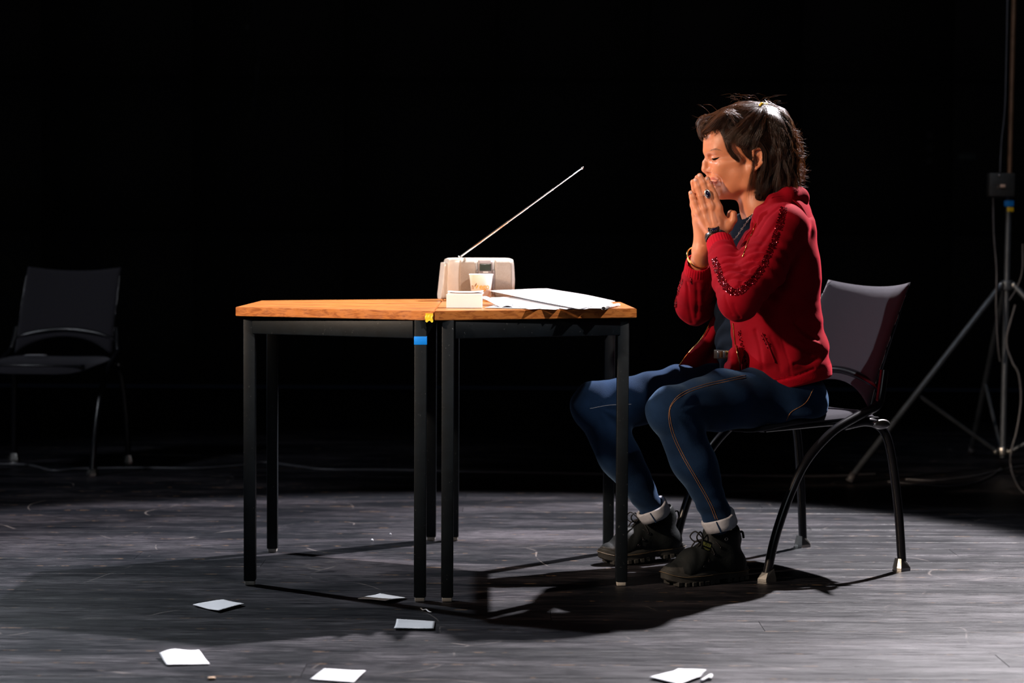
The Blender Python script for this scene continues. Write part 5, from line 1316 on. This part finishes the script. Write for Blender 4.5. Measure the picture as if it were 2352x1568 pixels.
def f_lock2():
    t = U(0, 1); return [(1692+18*t, 325, -.078), (1697+17*t, 348, -.080), (1708+14*t, 362, -.080), (1722+6*t, 374+8*t, -.080)]
locks(9, 14, f_lock2, (2, 2, .001), (1.8, 1.8, .001), .002, 12, push=False)
for _ in range(40):        # wisps in front of the ear and along the neck
    t = U(0, 1); strand([(1722, 372, -.082), (1720+3*t, 392, -.080), (1714+8*t, 415, -.072), (1708+14*t, 440+25*U(0, 1), -.060)], (2, 4, .003), .003, 12, .00022, push=False)
for _ in range(24):        # loose flyaways over the crown
    x = U(1660, 1790); y = 300-76*math.sqrt(max(0, 1-((x-1718)/112)**2)); w = U(-.05, .05); dx = U(10, 40)*r.choice([-1, 1]); up_ = U(1, 9)
    strand([(x, y+6, w), (x+dx*.4, y-up_*.7, w), (x+dx*.8, y-up_, w+U(-.01, .01)), (x+dx*1.3, y-up_*U(.2, 1.2), w+U(-.02, .02))], (1, 1, .002), .002, 10, .00013, push=False)
for _ in range(190):       # ends that stick out down the back
    y = U(290, 425); x = 1806+20*math.sin((y-280)/110*1.5); w = U(-.06, .06)
    strand([(x-25, y-28, w), (x-4, y-6, w), (x+8+U(0, 8), y+4+U(-6, 8), w), (x+14+U(0, 18), y+U(-12, 16), w)], (2, 3, .004), .004, 10, .00024, push=False)
for x0, y0, x1, y1 in ((1610, 292, 1590, 270), (1625, 268, 1604, 240), (1640, 256, 1618, 240), (1612, 300, 1592, 296)):
    for _ in range(2): strand([(x0+14, y0+4, U(-.03, .03)), ((x0+x1)/2+6, (y0+y1)/2-6, 0), (x1+U(-4, 4), y1+U(-4, 4), U(-.02, .02))], (2, 3, .003), .003, 10, .00015, push=False)
AV, AF = [], []; k = 0
for pts, rad in strands:
    g = tube_geo(pts, [rad, rad, rad, rad*.35], 3, cap=False); AV.append(np.array(g[0])); AF.append(np.array(g[1])+k); k += len(g[0])
o = obj('hair_strands', np.concatenate(AV), np.concatenate(AF), hair_m, hair); o['kind'] = 'stuff'
print('hair', len(strands), k, time.time()-_t)
# middle layer: side hair filling between crown and ear
# yellow hair tie
yl = M('yellow hair tie', (.85, .55, .05), .6, 0, bump=(200, .4))
pts = [H(1752+10*math.cos(a), 247+8*math.sin(a)+2*math.sin(3*a), -.022+.018*math.sin(a+1)) for a in np.linspace(0, 2*math.pi, 25)[:-1]]
V, Fc = tube_geo(pts, [.0032+.0012*math.sin(i*2.1) for i in range(24)], 8, True); obj('hair_tie', V, Fc, yl, root)
# eyebrows and lashes, small on the skin
br_m = M('brow hair', (.26, .10, .05), .7, 0, noise=(300, .5)); la_m = M('lash dark', (.006, .004, .004), .9, 0, spec=.0)
def skin_path(pts, off): return [BODY.at(x, y, off)[0] for x, y in smooth_path([np.array(p, float) for p in pts], 5)]
tube('eyelash', skin_path([(1635.5, 364.5), (1639, 365.5), (1643, 365), (1648, 363.4), (1652, 361.2)], .0006), [.0008, .0026, .0032, .0022, .0006], la_m, body, 8, 0, flat=.9)
for (x, y), (x2, y2) in zip([(1635, 364.5), (1637, 365.5), (1640, 366.5), (1643, 367)], [(1630.5, 366.5), (1633, 368.5), (1637, 370), (1641, 370)]):
    a = BODY.at(x, y, .001)[0]; b = a+np.array([(x2-x)*HS, -.003, -(y2-y)*HS]); tube('eyelash', [a, b], [.0005, .0002], la_m, body, 4, 0)
# nails
nail_m = M('nail', (.62, .33, .26), .25, 0)
for x, y in ((1606, 403), (1597, 413), (1586, 442), (1623, 410)):
    c, nr = BODY.at(x, y, .0003)
    V, Fc = lathe_geo([(0, .0006), (.0035, .0004), (.0045, -.0004)], (0, 0, 0), 12); V = np.array(V)
    z = nr; u = np.cross([0, 0, 1.], z); u /= np.linalg.norm(u); v = np.cross(z, u); obj('nail', c+V[:, :1]*u*.85+V[:, 1:2]*v*1.15+V[:, 2:]*z, Fc, nail_m, body)
# ---- jewellery and watch
c, nr = BODY.at(1622, 447, .001); fa = HP(1613, 420, -.012)-HP(1621, 443, -.0135); fa /= np.linalg.norm(fa); fc = HP(1621.8, 447, -.0137)
u = np.cross(fa, [0, -1., 0]); u /= np.linalg.norm(u); v = np.cross(u, fa)
rg = obj('ring', *tube_geo([fc+.0105*(math.cos(a)*u+math.sin(a)*v) for a in np.linspace(0, 2*math.pi, 25)[:-1]], .0016, 8, True, flat=1.0), silver, root)
zc_ = np.array([.15, -1, .1]); zc_ /= np.linalg.norm(zc_); top = fc+zc_*.0108
def disc(prof, su, sv):
    V, Fc = lathe_geo(prof, (0, 0, 0), 28); V = np.array(V); return top+V[:, :1]*u*su+V[:, 1:2]*fa*sv+V[:, 2:]*zc_, Fc
V, Fc = disc([(0, -.001), (.0080, -.001), (.0084, .001), (.0078, .0028), (.006, .003)], 1., 1.6); obj('ring_setting', V, Fc, silver, rg)
V, Fc = disc([(.0058, .002), (.0055, .004), (.004, .0056), (.002, .0063), (0, .0065)], .95, 1.55); obj('ring_stone', V, Fc, stone_m, rg, True, 'oval dark blue stone')
def band(name, c, axis, rx, ry, rad, flat, m, n=40, tiltref=(0, -1., 0)):
    axis = axis/np.linalg.norm(axis); u = np.cross(axis, tiltref); u /= np.linalg.norm(u); v = np.cross(u, axis)
    pts = [c+rx*math.cos(a)*u+ry*math.sin(a)*v for a in np.linspace(0, 2*math.pi, n+1)[:-1]]
    V, Fc = [], []
    for i, p in enumerate(pts):
        o_ = p-c; o_ /= np.linalg.norm(o_)
        for k in range(10):
            a = 2*math.pi*k/10; V.append(p+o_*rad*math.cos(a)+axis*rad*flat*math.sin(a))
    for i in range(n):
        for k in range(10): j = (i+1) % n; Fc.append([i*10+k, i*10+(k+1) % 10, j*10+(k+1) % 10, j*10+k])
    return V, Fc, u, v, axis
ax = ARM_N[2]-ARM_N[1]; wc = HP(1644, 544, -.012)
V, Fc, u, v, ax = band('w', wc, ax, .0295, .0265, .0018, 5.2, black_tube); watch = obj('watch', V, Fc, M('black watch strap', (.015, .015, .017), .3), root)
dd = v*.92-u*-.25; dd = v; pc = wc+v*.0285*1.0-u*.004
def wd(prof, m, nm):
    V, Fc = lathe_geo(prof, (0, 0, 0), 28); V = np.array(V); return obj(nm, pc+V[:, :1]*u+V[:, 1:2]*ax+V[:, 2:]*v, Fc, m, watch)
if pc[1] > wc[1]: v = -v; pc = wc+v*.0285-u*.004
wd([(0, -.002), (.0155, -.002), (.0165, .002), (.0155, .005), (.0135, .0055), (.013, .004), (0, .004)], M('watch case', (.03, .03, .03), .2, .8), 'watch_case')
wd([(0, .0046), (.012, .0044)], stone_m, 'watch_dial')
for k in range(12):
    a = k*math.pi/6; p_ = pc+.0105*(math.cos(a)*u+math.sin(a)*ax)+v*.005; box('hour_mark', tuple(p_), (.0016, .0016, .0016), brass, watch, bevel=.0003)
V, Fc, *_r = band('b', P(1603, 592, 5.655), ARM_F[2]-ARM_F[1]+np.array([.12, -.1, 0]), .034, .031, .0022, 1.5, brass); obj('bracelet', V, Fc, brass, root)
# necklace of small links
nk = [H(1737, 478, -.068), H(1722, 494, -.070), H(1708, 511, -.072), H(1696, 528, -.073), H(1684, 546, -.070), H(1677, 552, -.045)]
nk2 = [H(1675, 520, -.045), H(1673, 535, -.045), H(1677, 552, -.045)]
links = []
def chain_links(path):
    pts = smooth_path(path, 12); L = [pts[0]]
    for p in pts: 
        if np.linalg.norm(p-L[-1]) > .0048: L.append(p)
    for i in range(len(L)-1):
        t = L[i+1]-L[i]; t /= np.linalg.norm(t); a1_ = np.cross(t, [0, 1., .2]) if i % 2 else np.array([0, 1., 0]); a1_ /= np.linalg.norm(a1_); c = (L[i]+L[i+1])/2
        links.append(tube_geo([c+.0034*math.cos(a)*t+.0019*math.sin(a)*a1_ for a in np.linspace(0, 2*math.pi, 11)[:-1]], .0007, 5, True))
chain_links(nk); chain_links(nk2)
o = obj('necklace', *join(*links), silver, root)
